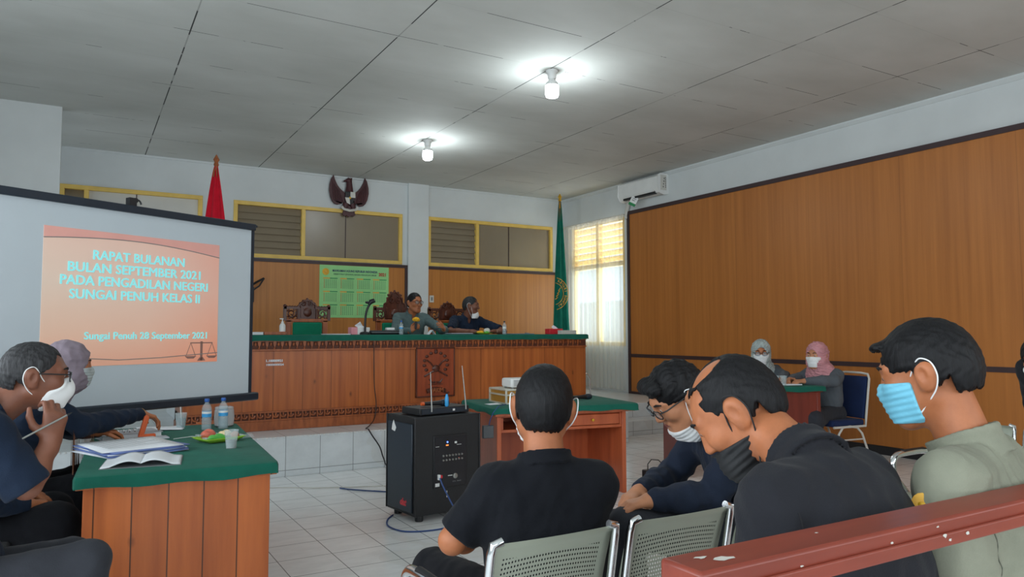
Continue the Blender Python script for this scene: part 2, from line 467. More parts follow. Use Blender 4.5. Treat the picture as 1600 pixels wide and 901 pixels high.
# back wall with openings for three transom windows
mb = MB(); z0, z1 = 2.575, 3.44
ops = [(-0.30, 1.52, 2.575, 3.46), (1.96, 4.70, z0, z1), (5.17, 7.78, z0, z1)]
x = XL
for a, b, c, d in ops:
    mb.box(x, a, YB, YB + .15, 0, H); mb.box(a, b, YB, YB + .15, 0, c); mb.box(a, b, YB, YB + .15, d, H); x = b
mb.box(x, XR + .15, YB, YB + .15, 0, H)
struct('wall_back', mb, M['wall'])
struct('wall_corridor', MB().box(XL, XR + .2, YB + 1.2, YB + 1.3, 0, H), M['wall'])
struct('trim_pilaster', MB().box(4.79, 5.165, YB - .07, YB, .39, H), M['wall'], bevel=.004)
struct('trim_cornice', MB().prism([(XR, H), (XR - .05, H), (XR - .05, H - .018), (XR - .012, H - .05), (XR, H - .05)], YF, YB), M['wall'])
struct('trim_cornice_back', MB().box(-0.25, XR, YB - .02, YB, H - .03, H), M['wall'])
# dais: main platform, a higher rear level for the chairs, steps at the right
struct('floor_platform', MB().box(-0.25, 6.1, 7.43, YB, 0, .39).box(6.1, XR, 8.32, YB, 0, .39), M['tile_face'], bevel=.006)
struct('floor_platform_step', MB().box(6.1, XR, 7.9, 8.32, 0, .195), M['tile_face'], bevel=.006)
struct('floor_judges_level', MB().box(1.0, 6.0, 8.9, 10.6, .39, .62), M['tile_face'])
mb = MB()
for i in range(158):
    mb.ball((-0.2 + i * .04, 7.426, .385), (.012, .010, .008), n=6, m=4)
struct('trim_nosing', mb, M['white'])
# wood panelling on the right wall: board, top strip, end strip, chair rail and black skirting
struct('wall_panel_right', MB().box(XR - .03, XR, YF, 9.72, .0, 3.46), M['wood_wall'])
struct('trim_panel_right', MB().box(XR - .045, XR - .028, YF, 9.74, 3.42, 3.48).box(XR - .045, XR - .028, 9.68, 9.74, .39, 3.42).box(XR - .04, XR - .028, YF, 9.68, 1.0, 1.055), M['dark_trim'])
struct('baseboard_right', MB().box(XR - .05, XR - .028, YF, 7.9, 0, .10), M['black'])
struct('baseboard_platform', MB().box(XR - .05, XR - .028, 8.32, 9.72, .39, .43), M['dark_trim'])
# wood panelling on the back wall
struct('wall_panel_back', MB().box(1.75, 4.76, YB - .03, YB, .39, 2.52), M['wood_back'])
struct('wall_panel_corner', MB().box(5.18, XR, YB - .03, YB, .39, 2.52), M['wood_back'])
struct('trim_panel_back', MB().box(1.75, 4.79, YB - .045, YB - .0, 2.515, 2.565).box(4.74, 4.79, YB - .045, YB, .39, 2.515).box(5.17, XR, YB - .045, YB, 2.515, 2.565), M['dark_trim'])

# transom windows in the back wall
def transom(n, x0, x1, z0, z1, mull, light=False):
    w = tag(thing('window_%d' % n, None, None), kind='structure')
    y = YB - .02; t = .06
    f = MB().box(x0, x1, y, y + .12, z1 - t, z1).box(x0, x1, y, y + .12, z0, z0 + t).box(x0, x0 + t, y, y + .12, z0 + t, z1 - t).box(x1 - t, x1, y, y + .12, z0 + t, z1 - t)
    f.box(mull - .03, mull + .03, y, y + .12, z0 + t, z1 - t)
    obj('window_frame', f, M['yellow'], w, .004)
    lv = MB(); k = 7; dz = (z1 - z0 - 2 * t) / k
    for i in range(k):
        zc = z0 + t + dz * (i + .5)
        lv.box(x0 + t, mull - .03, -.004, .004, -dz * .56, dz * .56, TR((0, y + .06, zc)) @ RX(-.35))
    obj('louvre', lv, M['frost'], w)
    p = MB().box(mull + .03, x1 - t, y + .05, y + .06, z0 + t, z1 - t)
    obj('pane', p, M['frost_light'] if light else M['frost'], w)
    mid = mull + .03 + (x1 - t - mull - .03) * .42
    obj('glazing_bar', MB().box(mid - .006, mid + .006, y + .04, y + .05, z0 + t, z1 - t), M['dark_trim'], w)
    return w
transom(1, -0.30, 1.52, 2.575, 3.46, 0.02, True)
transom(2, 1.96, 4.70, z0, z1, 3.02)
transom(3, 5.17, 7.78, z0, z1, 6.15)

# window in the right wall: yellow frame, slatted upper part, clear lower part
w = tag(thing('window_4', None, None), kind='structure')
xa, xb = XR + .02, XR + .12
f = MB().box(xa, xb, 9.86, 11.44, 3.36, 3.42).box(xa, xb, 9.86, 11.44, 1.18, 1.25).box(xa, xb, 9.86, 9.93, 1.25, 3.36).box(xa, xb, 11.37, 11.44, 1.25, 3.36)
f.box(xa, xb, 10.62, 10.70, 1.25, 3.36).box(xa, xb, 9.93, 11.37, 2.58, 2.66)
obj('window_frame', f, M['yellow'], w, .004)
obj('pane', MB().box(xa + .04, xa + .046, 9.93, 10.62, 1.25, 2.58).box(xa + .04, xa + .046, 10.70, 11.37, 1.25, 2.58), M['clear'], w)
lv = MB()
for ya, yb in ((9.93, 10.62), (10.70, 11.37)):
    for i in range(6):
        lv.box(-.05, .05, ya, yb, -.003, .003, TR((xa + .06, 0, 2.72 + i * .115)) @ RY(.9))
obj('louvre', lv, M['slat'], w)
# what stands outside: pale ground and a pale wall
struct('ground_outside', B(XR + .2, XR + 14, 2, 24, -.3, -.1), plain('concrete_yard', S(176, 178, 172), .9))
struct('wall_outside', B(XR + 9, XR + 9.3, 2, 26, -.1, 2.6), plain('garden_wall', S(206, 190, 180), .9))

# sheer curtain
def sheer(name, y0, y1, label, ph):
    def fn(u, v):
        y = y0 + (y1 - y0) * u; z = .44 + (3.40 - .44) * v
        a = .022 * math.sin(u * 40 + ph) + .012 * math.sin(u * 91 + 2 * ph + v)
        return (XR - .085 + a * (1.0 - .35 * v), y, z)
    t = thing('sheer_curtain', label, 'curtain', (0, 0, 0), 0, 'sheer curtains at the bright window')
    obj('curtain_cloth', MB().grid(fn, 150, 10), M['sheer'], t)
    def hd(u, v):
        y = y0 + (y1 - y0) * u
        return (XR - .095 + .012 * math.sin(u * 80 + ph) - .0, y, 3.36 + .06 * v)
    obj('heading_tape', MB().grid(hd, 120, 2), M['sheer'], t)
sheer('sheer_curtain', 10.67, 11.62, 'sheer cream curtain panel behind the green flag', .3)
sheer('sheer_curtain', 9.78, 10.70, 'sheer cream curtain panel next to the wooden wall panelling', 1.9)
t = thing('curtain_rail', 'thin curtain rail above the sheer curtains', 'curtain rail')
obj('rail', MB().tube([(XR - .09, 9.76, 3.43), (XR - .09, 11.64, 3.43)], .010), M['offwhite'], t)
obj('bracket', MB().box(XR - .1, XR, 9.79, 9.82, 3.42, 3.445), M['offwhite'], t)
obj('bracket', MB().box(XR - .1, XR, 11.58, 11.61, 3.42, 3.445), M['offwhite'], t)

# ------------------------------------------------------------------ lamps
def lamp(x, y, label, power):
    t = thing('ceiling_bulb', label, 'lamp', (x, y, H), 0, 'bare bulbs on the ceiling')
    obj('lamp_holder', MB().lathe([(.062, 0), (.062, -.012), (.045, -.03), (.042, -.075), (.036, -.085)], n=28), M['white'], t)
    obj('bulb_base', MB().lathe([(.03, -.085), (.032, -.10), (.058, -.125), (.064, -.15)], n=28), M['white'], t)
    o = obj('bulb', MB().lathe([(.063, -.15), (.066, -.17), (.066, -.235), (.058, -.26), (.03, -.272)], n=28), M['bulb'], t)
    L = bpy.data.lights.new('bulb_light', 'POINT'); L.energy = power; L.color = (.86, .96, 1.0); L.shadow_soft_size = .07
    lo = bpy.data.objects.new('bulb_light', L); COL.objects.link(lo); lo.parent = t; lo.location = (0, 0, -.33)
lamp(3.93, 5.90, 'lit white bulb on the ceiling nearer to the camera, larger of the two', 26)
lamp(3.93, 8.90, 'lit white bulb on the ceiling farther back, above the judges, smaller of the two', 26)

# ------------------------------------------------------------------ judges' bench
BX0, BX1, BY0, BY1, BZ0, BZ1 = 0.9, 5.84, 7.99, 8.66, .39, 1.34
t = thing('judges_bench', 'long carved reddish-brown wooden judges\' bench with a green cloth top', 'bench')
obj('body', MB().box(BX0, BX1, BY0, BY1, BZ0 + .10, BZ1 - .12), M['bench'], t, .004)
obj('plinth', MB().box(BX0 - .01, BX1 + .01, BY0 - .02, BY1, BZ0, BZ0 + .10), M['carve'], t, .006)
def frieze(z0, z1, up):
    bk = MB().box(BX0, BX1, BY0 - .004, BY1, z0, z1)
    f = obj('carved_frieze', bk, M['carve_dark'], t)
    mb = MB(); p = .0785; h = z1 - z0; n = int((BX1 - BX0) / p)
    mb.box(BX0, BX1, BY0 - .022, BY0 - .004, z0, z0 + h * .16).box(BX0, BX1, BY0 - .022, BY0 - .004, z1 - h * .16, z1)
    for i in range(n):
        xc = BX0 + (i + .5) * p
        if up:
            mb.tube([(q[0], BY0 - .010, q[2]) for q in arc((xc, z0 + h * .62), .026, math.pi, 2 * math.pi, 7)], .0095, 6)
            mb.box(xc - p / 2, xc - p / 2 + .012, BY0 - .018, BY0 - .004, z0, z1)
            mb.box(xc - .006, xc + .006, BY0 - .018, BY0 - .004, z0 + h * .5, z1)
        else:
            mb.prism([(xc - p * .5, z1 - h * .1), (xc - p * .12, z1 - h * .1), (xc - p * .12, z0 + h * .62), (xc - p * .31, z0 + h * .3), (xc - p * .5, z0 + h * .62)], BY0 - .02, BY0 - .004)
            mb.ball((xc + .018, BY0 - .008, z0 + h * .62), (.012, .010, .02), n=8, m=5)
            mb.ball((xc - .024, BY0 - .008, z0 + h * .25), (.010, .008, .012), n=8, m=5)
    obj('carving', mb, M['carve'], f)
frieze(BZ1 - .12, BZ1 - .005, False)
frieze(BZ0 + .10, BZ0 + .20, True)
def clothtop(parent, x0, x1, y0, y1, z0, z1, name='tablecloth', mat='green', wav=.006, T=None, kind=None):
    """a cloth over a table top: flat top, rounded edge, hem with small waves"""
    pts = []; n = 60
    per = []
    L = [((x0, y0), (x1, y0)), ((x1, y0), (x1, y1)), ((x1, y1), (x0, y1)), ((x0, y1), (x0, y0))]
    for (a, b) in L:
        k = max(6, int((abs(b[0] - a[0]) + abs(b[1] - a[1])) / .05))
        for i in range(k): per.append((a[0] + (b[0] - a[0]) * i / k, a[1] + (b[1] - a[1]) * i / k))
    cx, cy = (x0 + x1) / 2, (y0 + y1) / 2; N = len(per)
    vs = []; fs = []
    rr = .02
    for lv, (ins, z) in enumerate(((rr, z1), (rr * .3, z1 - .005), (0, z1 - rr), (0, z0 + .01), (-.004, z0), (.010, z0), (.010, z1 - rr))):
        for i, (px, py) in enumerate(per):
            # inset towards the inside
            qx = min(max(px, x0 + ins), x1 - ins); qy = min(max(py, y0 + ins), y1 - ins)
            # rounded corners in plan
            R = .035; ax = x0 + R + ins if qx < cx else x1 - R - ins; ay = y0 + R + ins if qy < cy else y1 - R - ins
            if (qx - ax) * (1 if qx > cx else -1) > 0 and (qy - ay) * (1 if qy > cy else -1) > 0:
                d = math.hypot(qx - ax, qy - ay)
                if d > R: qx, qy = ax + (qx - ax) * R / d, ay + (qy - ay) * R / d
            zz = z
            if lv in (3, 4, 5): zz += wav * (math.sin(i * .9) + .6 * math.sin(i * .37 + 1)) 
            vs.append((qx, qy, zz))
    for lv in range(6):
        for i in range(N):
            j = (i + 1) % N
            fs.append((lv * N + i, lv * N + j, (lv + 1) * N + j, (lv + 1) * N + i))
    fs.append(tuple(range(N))[::-1])
    mb = MB().add(vs, fs, T)
    return obj(name, mb, M[mat], parent)
clothtop(t, BX0 - .03, BX1 + .03, BY0 - .05, BY1 + .03, 1.325, 1.39, wav=.003)
# plaque with the crossed emblem and its word
pl = obj('plaque', MB().box(3.40, 3.87, BY0 - .03, BY0, .67, 1.222), M['carve_red'], t, .004)
mb = MB().box(3.385, 3.40, BY0 - .034, BY0, .655, 1.237).box(3.87, 3.885, BY0 - .034, BY0, .655, 1.237).box(3.385, 3.885, BY0 - .034, BY0, 1.222, 1.237).box(3.385, 3.885, BY0 - .034, BY0, .655, .67)
obj('plaque_frame', mb, M['chair_wood'], pl, .003)
mb = MB(); cx, cz, yy = 3.635, 1.0, BY0 - .034
for k in range(11):
    a = math.radians(-35 + k * 25)
    mb.ball((cx + .15 * math.cos(a), yy, cz + .05 + .13 * math.sin(a)), (.024, .012, .018), n=10, m=6)
mb.ball((cx, yy, cz - .01), (.05, .014, .042))
mb.ball((cx, yy, cz + .2), (.02, .012, .016))
for s in (-1, 1):
    mb.tube([(cx + s * .03, yy, cz - .04), (cx + s * .15, yy, cz - .10)], .011, 6)
    mb.tube([(cx + s * .04, yy, cz + .02), (cx + s * .075, yy, cz + .06), (cx + s * .12, yy, cz + .09)], .010, 6)
    mb.tube([(cx + s * .01, yy, cz - .17), (cx + s * .05, yy, cz - .175), (cx + s * .09, yy, cz - .13)], [.013, .014, .005], 6)
mb.tube([(cx - .09, yy, cz - .195), (cx + .09, yy, cz - .195)], .004, 6)
rib = [(cx - .12 + .24 * i / 12, yy, cz - .275 + .022 * math.sin(math.pi * i / 12)) for i in range(13)]
mb.tube(rib, .026, 8)
mb.tube([(cx + .1, yy, cz - .28), (cx + .15, yy, cz - .31), (cx + .17, yy, cz - .29)], .010, 6)
obj('carved_emblem', mb, M['chair_wood'], pl)
obj('carved_word', moved(text_mb('HAKIM', .062, bold=.002, width=.17, ext=.004), TR((cx, yy - .026, cz - .282))), M['carve'], pl)
# number label
obj('number_label', moved(text_mb('1.10000921', .034, bold=.0015, width=.17), TR((1.78, BY0 - .004, 1.105))), M['paper'], t)
obj('number_label', moved(text_mb('1000000024', .03, bold=.001, width=.18), TR((1.785, BY0 - .004, 1.065))), M['paper'], t)

# ------------------------------------------------------------------ carved judges' chairs
def scroll(mb, cx, cz, r, turns, a0, s, y, rad=.014):
    pts = []
    n = int(14 * turns) + 2
    for i in range(n):
        q = i / (n - 1); a = a0 + s * q * turns * 2 * math.pi; rr = r * (1 - .78 * q)
        pts.append((cx + rr * math.cos(a), y, cz + rr * math.sin(a)))
    mb.tube(pts, [rad * (1 - .45 * i / (n - 1)) for i in range(n)], 7)
def judge_chair(x, y, label, crest):
    t = thing('carved_armchair', label, 'chair', (x, y, .62), 0, 'carved wooden judges\' chairs')
    obj('seat', MB().box(-.27, .27, -.52, 0, .40, .47), M['green_seat'], t, .02)
    obj('seat_frame', MB().box(-.29, .29, -.54, .03, .33, .40), M['chair_wood'], t, .01)
    for sx in (-1, 1):
        for yy in (-.5, 0):
            obj('leg', MB().lathe([(.022, 0), (.03, .04), (.02, .12), (.032, .25), (.028, .33)], (sx * .25, yy, 0), 12), M['chair_wood'], t)
        obj('armrest', MB().tube([(sx * .28, .0, .68), (sx * .29, -.25, .69), (sx * .29, -.48, .66), (sx * .29, -.52, .62)], [.024, .026, .03, .02], 8).tube([(sx * .29, -.46, .66), (sx * .28, -.46, .40)], .02, 8), M['chair_wood'], t)
    pad = obj('back_pad', MB().box(-.19, .19, -.05, .0, .50, .93), M['green_seat'], t, .02)
    fr = MB()
    for sx in (-1, 1):
        fr.box(sx * .235 - .035, sx * .235 + .035, -.02, .03, .40, .96)
    fr.box(-.27, .27, -.02, .03, .93, .975)
    obj('back_frame', fr, M['carve'], t, .008)
    h = 1.13
    for sx in (-1, 1):
        cv = MB()
        cv.box(sx * .285 - .018, sx * .285 + .018, -.018, .025, .95, h)
        cv.box(sx * .2 - .1, sx * .2 + .1, -.018, .02, h - .028, h)
        cv.ball((sx * .285, 0, h + .01), (.026, .02, .022), n=10, m=6)
        for k in range(5): cv.ball((sx * (.12 + .035 * k), 0, h + .004), (.018, .016, .012), n=8, m=5)
        scroll(cv, sx * .20, 1.045, .062, 1.5, .5, sx, .0)
        scroll(cv, sx * .155, .995, .038, 1.2, 2.4, -sx, .0, .012)
        scroll(cv, sx * .25, .99, .032, 1.2, 1.0, sx, .0, .012)
        scroll(cv, sx * .145, 1.10, .03, 1.1, 4.0, sx, .0, .011)
        scroll(cv, sx * .255, 1.10, .026, 1.1, 4.0, -sx, .0, .011)
        obj('carved_side', cv, M['chair_wood'], t)
    top = 1.13 + crest
    ct = MB()
    pts = [(-.12, .975), (-.125, h), (-.10, top - .06), (-.05, top - .015), (0, top), (.05, top - .015), (.10, top - .06), (.125, h), (.12, .975)]
    if crest > .2: pts = [(-.12, .975), (-.16, h), (-.15, h + .06), (-.115, h + .08), (-.11, top - .10), (-.05, top - .03), (0, top), (.05, top - .03), (.11, top - .10), (.115, h + .08), (.15, h + .06), (.16, h), (.12, .975)]
    ct.prism(pts, -.004, .022)
    ct.tube([(p[0], -.006, p[1]) for p in pts], .014, 7)
    ct.box(-.085, .085, -.022, 0, .99, h + .01)
    ct.ball((0, -.022, 1.06), (.055, .014, .06), n=16)
    for sx in (-1, 1):
        scroll(ct, sx * .05, h + crest * .45, .036, 1.3, 2.2, sx, -.012, .011)
        ct.ball((sx * .045, -.014, 1.1), (.012, .012, .012), n=8, m=5)
    if crest > .2:
        for sx in (-1, 1): scroll(ct, sx * .055, h + crest * .75, .03, 1.2, 1.2, -sx, -.012, .010)
    for k in range(7):
        a = math.pi * k / 6; ct.ball((.105 * math.cos(a), -.002, top - .09 + .09 * math.sin(a)), (.02, .016, .018), n=8, m=5)
    ct.ball((0, 0, top + .008), (.018, .016, .022), n=8, m=5)
    obj('carved_crest', ct, M['chair_wood'], t)
judge_chair(2.55, 9.62, 'empty carved wooden armchair with a green back pad in front of the calendar', .09)
judge_chair(3.76, 9.62, 'carved wooden chair with the tallest crest, behind the man in the grey-green suit', .23)
judge_chair(4.57, 9.62, 'carved wooden chair behind the man in the navy shirt', .09)

# ------------------------------------------------------------------ things on the back wall
t = thing('wall_calendar', 'large green 2021 wall calendar on the back wall panelling', 'calendar', (3.28, YB - .034, 1.66))
cw, chh = 1.17, .85
obj('sheet', MB().box(0, cw, -.004, 0, 0, chh), M['cal'], t)
sl = MB().lathe([(.001, 0), (.055, .0), (.055, .004), (.001, .004)], (0, 0, 0), 28, TR((.10, -.004, chh - .11)) @ RX(D2))
obj('seal', sl, M['gold'], t)
obj('seal_star', MB().ball((.10, -.009, chh - .11), (.02, .003, .022)), M['ink_amber'], t)
obj('heading', moved(text_mb('MAHKAMAH AGUNG REPUBLIK INDONESIA', .05, bold=.0012, width=.76), TR((.59, -.006, chh - .105))), M['ink_blue'], t)
obj('subheading', moved(text_mb('DIREKTORAT JENDERAL BADAN PERADILAN UMUM', .034, bold=.0006, width=.72), TR((.59, -.006, chh - .155))), M['ink_grey'], t)
obj('year', moved(text_mb('2021', .072, bold=.003, width=.125), TR((1.06, -.006, chh - .15))), M['ink_red'], t)
for r in range(3):
    for c in range(4):
        am = MB(); gr = MB(); num = MB(); nr = MB()
        x0 = .06 + c * .278; z0 = chh - .215 - r * .215
        am.box(x0, x0 + .11, -.006, -.003, z0 - .008, z0 + .010); gr.box(x0 + .11, x0 + .235, -.006, -.003, z0 - .006, z0 + .008)
        for i in range(6):
            for j in range(7):
                (nr if j == 0 else num).box(x0 + .012 + j * .032, x0 + .026 + j * .032, -.005, -.003, z0 - .036 - i * .024, z0 - .024 - i * .024)
        mo_ = obj('month_grid', num, M['ink_grey'], t); obj('month_name_bar', am, M['ink_amber'], mo_); obj('month_bar', gr, M['ink_green'], mo_); obj('sunday_numbers', nr, M['ink_red'], mo_)

# national eagle emblem
t = thing('eagle_emblem', 'dark red national eagle emblem with shield above the middle window', 'emblem', (3.745, YB - .05, 3.62))
brown = plain('emblem_maroon', S(70, 32, 36), .5)
def wing(s):
    pts = [(.06, .06), (.10, .10), (.15, .14), (.20, .20), (.24, .28), (.265, .36), (.30, .30), (.325, .20), (.33, .10), (.31, .0), (.28, -.07), (.24, -.11), (.19, -.12), (.13, -.10), (.09, -.08)]
    mb = MB().prism([(s * x, z) for x, z in pts][::(1 if s > 0 else -1)], -.02, .02)
    for k in range(6):
        mb.tube([(s * (.11 + .03 * k), -.022, -.08 + .004 * k), (s * (.14 + .028 * k), -.024, .02 + .02 * k), (s * (.175 + .022 * k), -.022, .12 + .028 * k)], [.012, .011, .005], 6)
    return mb
obj('wing', wing(1), brown, t); obj('wing', wing(-1), brown, t)
body = MB().ball((0, -.01, .02), (.085, .035, .15)).tube([(0, -.01, .1), (.0, -.012, .2), (-.005, -.014, .27)], [.07, .052, .048], 12).ball((-.01, -.014, .29), (.055, .04, .042))
body.tube([(-.05, -.016, .285), (-.09, -.016, .275), (-.095, -.016, .255)], [.022, .014, .004], 8)
for k in range(3): body.tube([(-.02 + k * .025, -.01, .31), (-.015 + k * .03, -.005, .345)], [.018, .004], 6)
for s in (-1, 1): body.tube([(s * .05, -.012, -.09), (s * .075, -.014, -.17), (s * .07, -.016, -.22)], [.05, .042, .018], 10)
obj('body', body, brown, t)
obj('tail', MB().prism([(-.06, -.12), (.06, -.12), (.11, -.27), (.075, -.30), (.04, -.285), (0, -.31), (-.04, -.285), (-.075, -.30), (-.11, -.27)], -.012, .018), brown, t)
sh = obj('shield', MB().prism([(-.075, .10), (.075, .10), (.08, .0), (.05, -.08), (0, -.12), (-.05, -.08), (-.08, .0)], -.055, -.03), M['black'], t, .004)
obj('shield_quarter', MB().prism([(.005, .10), (.085, .10), (.09, .005), (.005, .005)], -.062, -.05), M['offwhite'], sh)
obj('shield_quarter', MB().prism([(-.085, .0), (-.01, .0), (-.0, -.11), (-.055, -.085)], -.062, -.05), M['offwhite'], sh)
obj('shield_star', MB().ball((0, -.056, .0), (.022, .01, .022), n=5), M['gold'], sh)
rb = MB().tube([(-.13, -.04, -.15), (-.10, -.045, -.19), (0, -.05, -.21), (.10, -.045, -.19), (.13, -.04, -.15)], .022, 8)
obj('ribbon', rb, M['offwhite'], t)
obj('ribbon', MB().box(-.23, -.12, -.02, -.01, -.012, .012, TR((0, 0, -.125)) @ RY(.25)).box(.12, .23, -.02, -.01, -.012, .012, TR((0, 0, -.125)) @ RY(-.25)), M['grey'], t)

# light switch beside the pilaster
t = thing('light_switch', 'small white light switch on the panelling beside the pilaster', 'switch', (5.24, YB - .034, 2.0))
obj('plate', MB().box(-.04, .04, -.012, .004, -.06, .06), M['offwhite'], t, .004)
obj('rocker', MB().box(-.015, .015, -.018, -.012, -.03, .03), M['grey'], t, .002)
# folding wall bracket seen past the screen edge
t = thing('wall_fan_bracket', 'black bracket fixed to the panelling beyond the screen edge', 'bracket', (2.20, YB - .03, 2.1))
obj('mount', MB().box(-.07, .07, -.06, .0, -.22, .02), M['black'], t, .012)
obj('arm', MB().tube([(0, -.05, .02), (.10, -.10, .09), (.20, -.12, .15)], .016, 8).tube([(.20, -.12, .15), (.13, -.12, .03), (.03, -.06, -.05)], .012, 8), M['black'], t)

# air conditioner on the right wall
t = thing('air_conditioner', 'white split air conditioner on the right wall near the ceiling', 'air conditioner', (XR, 9.24, 3.615))
prof = [(0, .02), (0, .32), (-.17, .32), (-.215, .29), (-.225, .10), (-.18, .02), (-.10, 0)]
mb = MB()
n = len(prof); vs = [(x, -.50, z) for x, z in prof] + [(x, .50, z) for x, z in prof]
mb.add(vs, [tuple(range(n)), tuple(range(2 * n - 1, n - 1, -1))] + [(i, (i + 1) % n, (i + 1) % n + n, i + n) for i in range(n)])
obj('body', mb, M['white'], t, .012)
obj('air_outlet', MB().box(-.213, -.11, -.40, .38, .012, .055, RY(0)), M['black'], t)
obj('louvre', MB().box(-.012, .05, -.40, .38, -.004, .004, TR((-.215, 0, .055)) @ RY(.95)), M['white'], t)
lb = MB().box(-.17, -.05, -.505, -.50, .06, .30)
obj('rating_label', lb, M['offwhite'], t)
mk = MB()
for k in range(6): mk.box(-.075, -.062, -.507, -.505, .10 + k * .03, .118 + k * .03)
for k in range(4): mk.box(-.125 + k * .008, -.112 + k * .008, -.507, -.505, .10 + k * .045, .125 + k * .045)
obj('label_print', mk, M['black'], t)
obj('pipe', MB().tube([(-.05, .44, .02), (-.05, .46, -.06), (-.04, .50, -.13), (-.03, .52, -.20), (-.03, .52, -.26)], .035, 12), M['offwhite'], t)
tg = obj('tag', MB().box(-.06, .06, -.003, .003, -.085, .07, TR((-.22, .10, -.03)) @ RZ(-1.0) @ RY(.5)), M['white'], t)
obj('tag_band', MB().box(-.06, .06, -.005, .005, -.085, -.04, TR((-.22, .10, -.03)) @ RZ(-1.0) @ RY(.5)), M['ink_green'], tg)
obj('tag_print', MB().box(-.035, .02, -.0045, .0045, 0, .012, TR((-.22, .10, -.03)) @ RZ(-1.0) @ RY(.5)).box(-.035, .035, -.0045, .0045, .03, .04, TR((-.22, .10, -.03)) @ RZ(-1.0) @ RY(.5)), M['grey'], tg)

# ------------------------------------------------------------------ flags
def flag(x, y, z0, ztop, label, mats, wtop, wbot, zb, emblem=False):
    t = thing('flag', label, 'flag', (x, y, z0))
    ev = Vector((-.56, -.83, 0)); ep = Vector((.83, -.56, 0))
    h = ztop - z0
    obj('stand', MB().lathe([(.20, 0), (.20, .03), (.06, .07), (.03, .22)], n=20), M['pole'], t)
    obj('pole', MB().tube([(0, 0, .05), (0, 0, h - .12)], .019, 10), M['pole'], t)
    obj('finial', MB().lathe([(.02, -.14), (.03, -.12), (.02, -.09), (.036, -.06), (.004, 0)], (0, 0, h), 12), M['pole'] if not emblem else M['gold'], t)
    obj('tassel_cord', MB().tube([(0, 0, h - .14), (-.03, -.04, h - .2), (-.035, -.05, h - .27)], .008, 6), M['pole'] if not emblem else M['gold'], t)
    zt = h - .14
    def surf(s, q, off=0.0):
        z = zt + (zb - z0 - zt) * q
        w = wtop + (wbot - wtop) * q ** .8
        d = .05 * math.cos(s * D2) * (0.3 + q) + (.012 + .02 * q) * math.sin(s * 7 + 1.5 + q) + off
        p = ep * (w * (s + .12 * q)) + ev * d
        return (p.x, p.y, z)
    for (qa, qb, mt, nm) in mats:
        def fn(u, v):
            q = qa + (qb - qa) * v
            if u <= .5: return surf(-1 + 4 * u, q)
            p = surf(1 - 4 * (u - .5), q); s = 1 - 4 * (u - .5)
            o = ev * (-.10 * math.cos(s * D2) * (.3 + q) - .006)
            return (p[0] + o.x, p[1] + o.y, p[2])
        obj(nm, MB().grid(fn, 48, 24), M[mt], t)
    if emblem:
        q0 = .60; wq = (zb - z0 - zt)
        def on(px, pz):
            z = zt + wq * q0 + pz; q = (z - zt) / wq; w = wtop + (wbot - wtop) * q ** .8
            s = px / w - .12 * q
            return surf(s, q, .006)
        cx = -.13
        for rr, rad in ((.27, .007), (.185, .006)):
            pts = [on(cx + rr * math.cos(a), rr * math.sin(a) * 1.08) for a in [math.radians(-75 + 150 * i / 24) for i in range(25)] if cx + rr * math.cos(a) < .185 and cx + rr * math.cos(a) > -.13]
            obj('emblem_ring', MB().tube(pts, rad, 6), M['ink_amber'], t)
        word = 'NEGERI SUNGAI'
        for i, chx in enumerate(word):
            if chx == ' ': continue
            a = math.radians(62 - 124 * i / (len(word) - 1)); px, pz = cx + .228 * math.cos(a), .228 * math.sin(a) * 1.08
            P = Vector(on(px, pz))
            T = TR(P) @ RZ(math.atan2(-.56, .83)) @ RY(-(a - D2)) @ TR((0, 0, -.018))
            obj('emblem_letter', moved(text_mb(chx, .058, bold=.002, ext=.004), T), M['ink_amber'], t)
        lf = MB()
        for k in range(4):
            lf.tube([on(cx + .04 + .02 * k, -.10 + .05 * k), on(cx + .09 + .015 * k, -.06 + .055 * k)], [.012, .004], 6)
        obj('emblem_leaf', lf, M['ink_amber'], t)
flag(7.35, 10.8, .39, 3.90, 'tall green court flag with a yellow ring emblem in front of the sheer curtain', [(0, 1, 'flag_green', 'cloth')], .02, .165, 1.0, True)
flag(1.30, 8.95, .39, 3.47, 'furled red and white flag on a wooden pole behind the projection screen', [(0, .55, 'flag_red', 'red_cloth'), (.55, 1, 'flag_white', 'white_cloth')], .02, .21, 1.9)

# ------------------------------------------------------------------ projection screen with its slide
def slide_mat():
    m = NT('projected_slide'); o = m.sep(m.coord())
    fx = m.math('DIVIDE', m.math('ADD', o[0], 1.608), 1.281); fz = m.math('DIVIDE', m.math('SUBTRACT', o[2], 1.19), .897)
    c1 = m.ramp(fx, [(0.0, S(232, 208, 186)), (0.55, S(236, 200, 180)), (1.0, S(240, 160, 134))])
    c2 = m.ramp(fz, [(0.0, S(244, 150, 112)), (0.25, S(240, 184, 158)), (0.6, S(230, 206, 192)), (1.0, S(234, 190, 178))])
    c = m.mix(0.5, c1, c2)
    m.col(c); m.l(c, m.b.inputs['Emission Color']); m.b.inputs['Emission Strength'].default_value = 0.12
    return m.set(0.9, 0, 0.1)
M['slide'] = slide_mat()
M['slide_text'] = plain('slide_cyan', S(150, 236, 240), .9, var=.02); 
nt = M['slide_text'].node_tree.nodes['Principled BSDF']; nt.inputs['Emission Color'].default_value = S(150, 236, 240); nt.inputs['Emission Strength'].default_value = .25
M['slide_red'] = plain('slide_red', S(240, 176, 164), .9, var=.03)
M['slide_grey'] = plain('slide_grey', S(150, 140, 136), .9)
M['slide_dark'] = plain('slide_scales', S(150, 112, 102), .9)
t = thing('projection_screen', 'white projection screen in a black frame showing an orange meeting slide', 'screen', (1.2, 6.2, 0), math.atan2(.471, .882))
sc_ = obj('screen_fabric', MB().box(-2.43, -.028, -.004, .004, .925, 2.245), M['screen'], t)
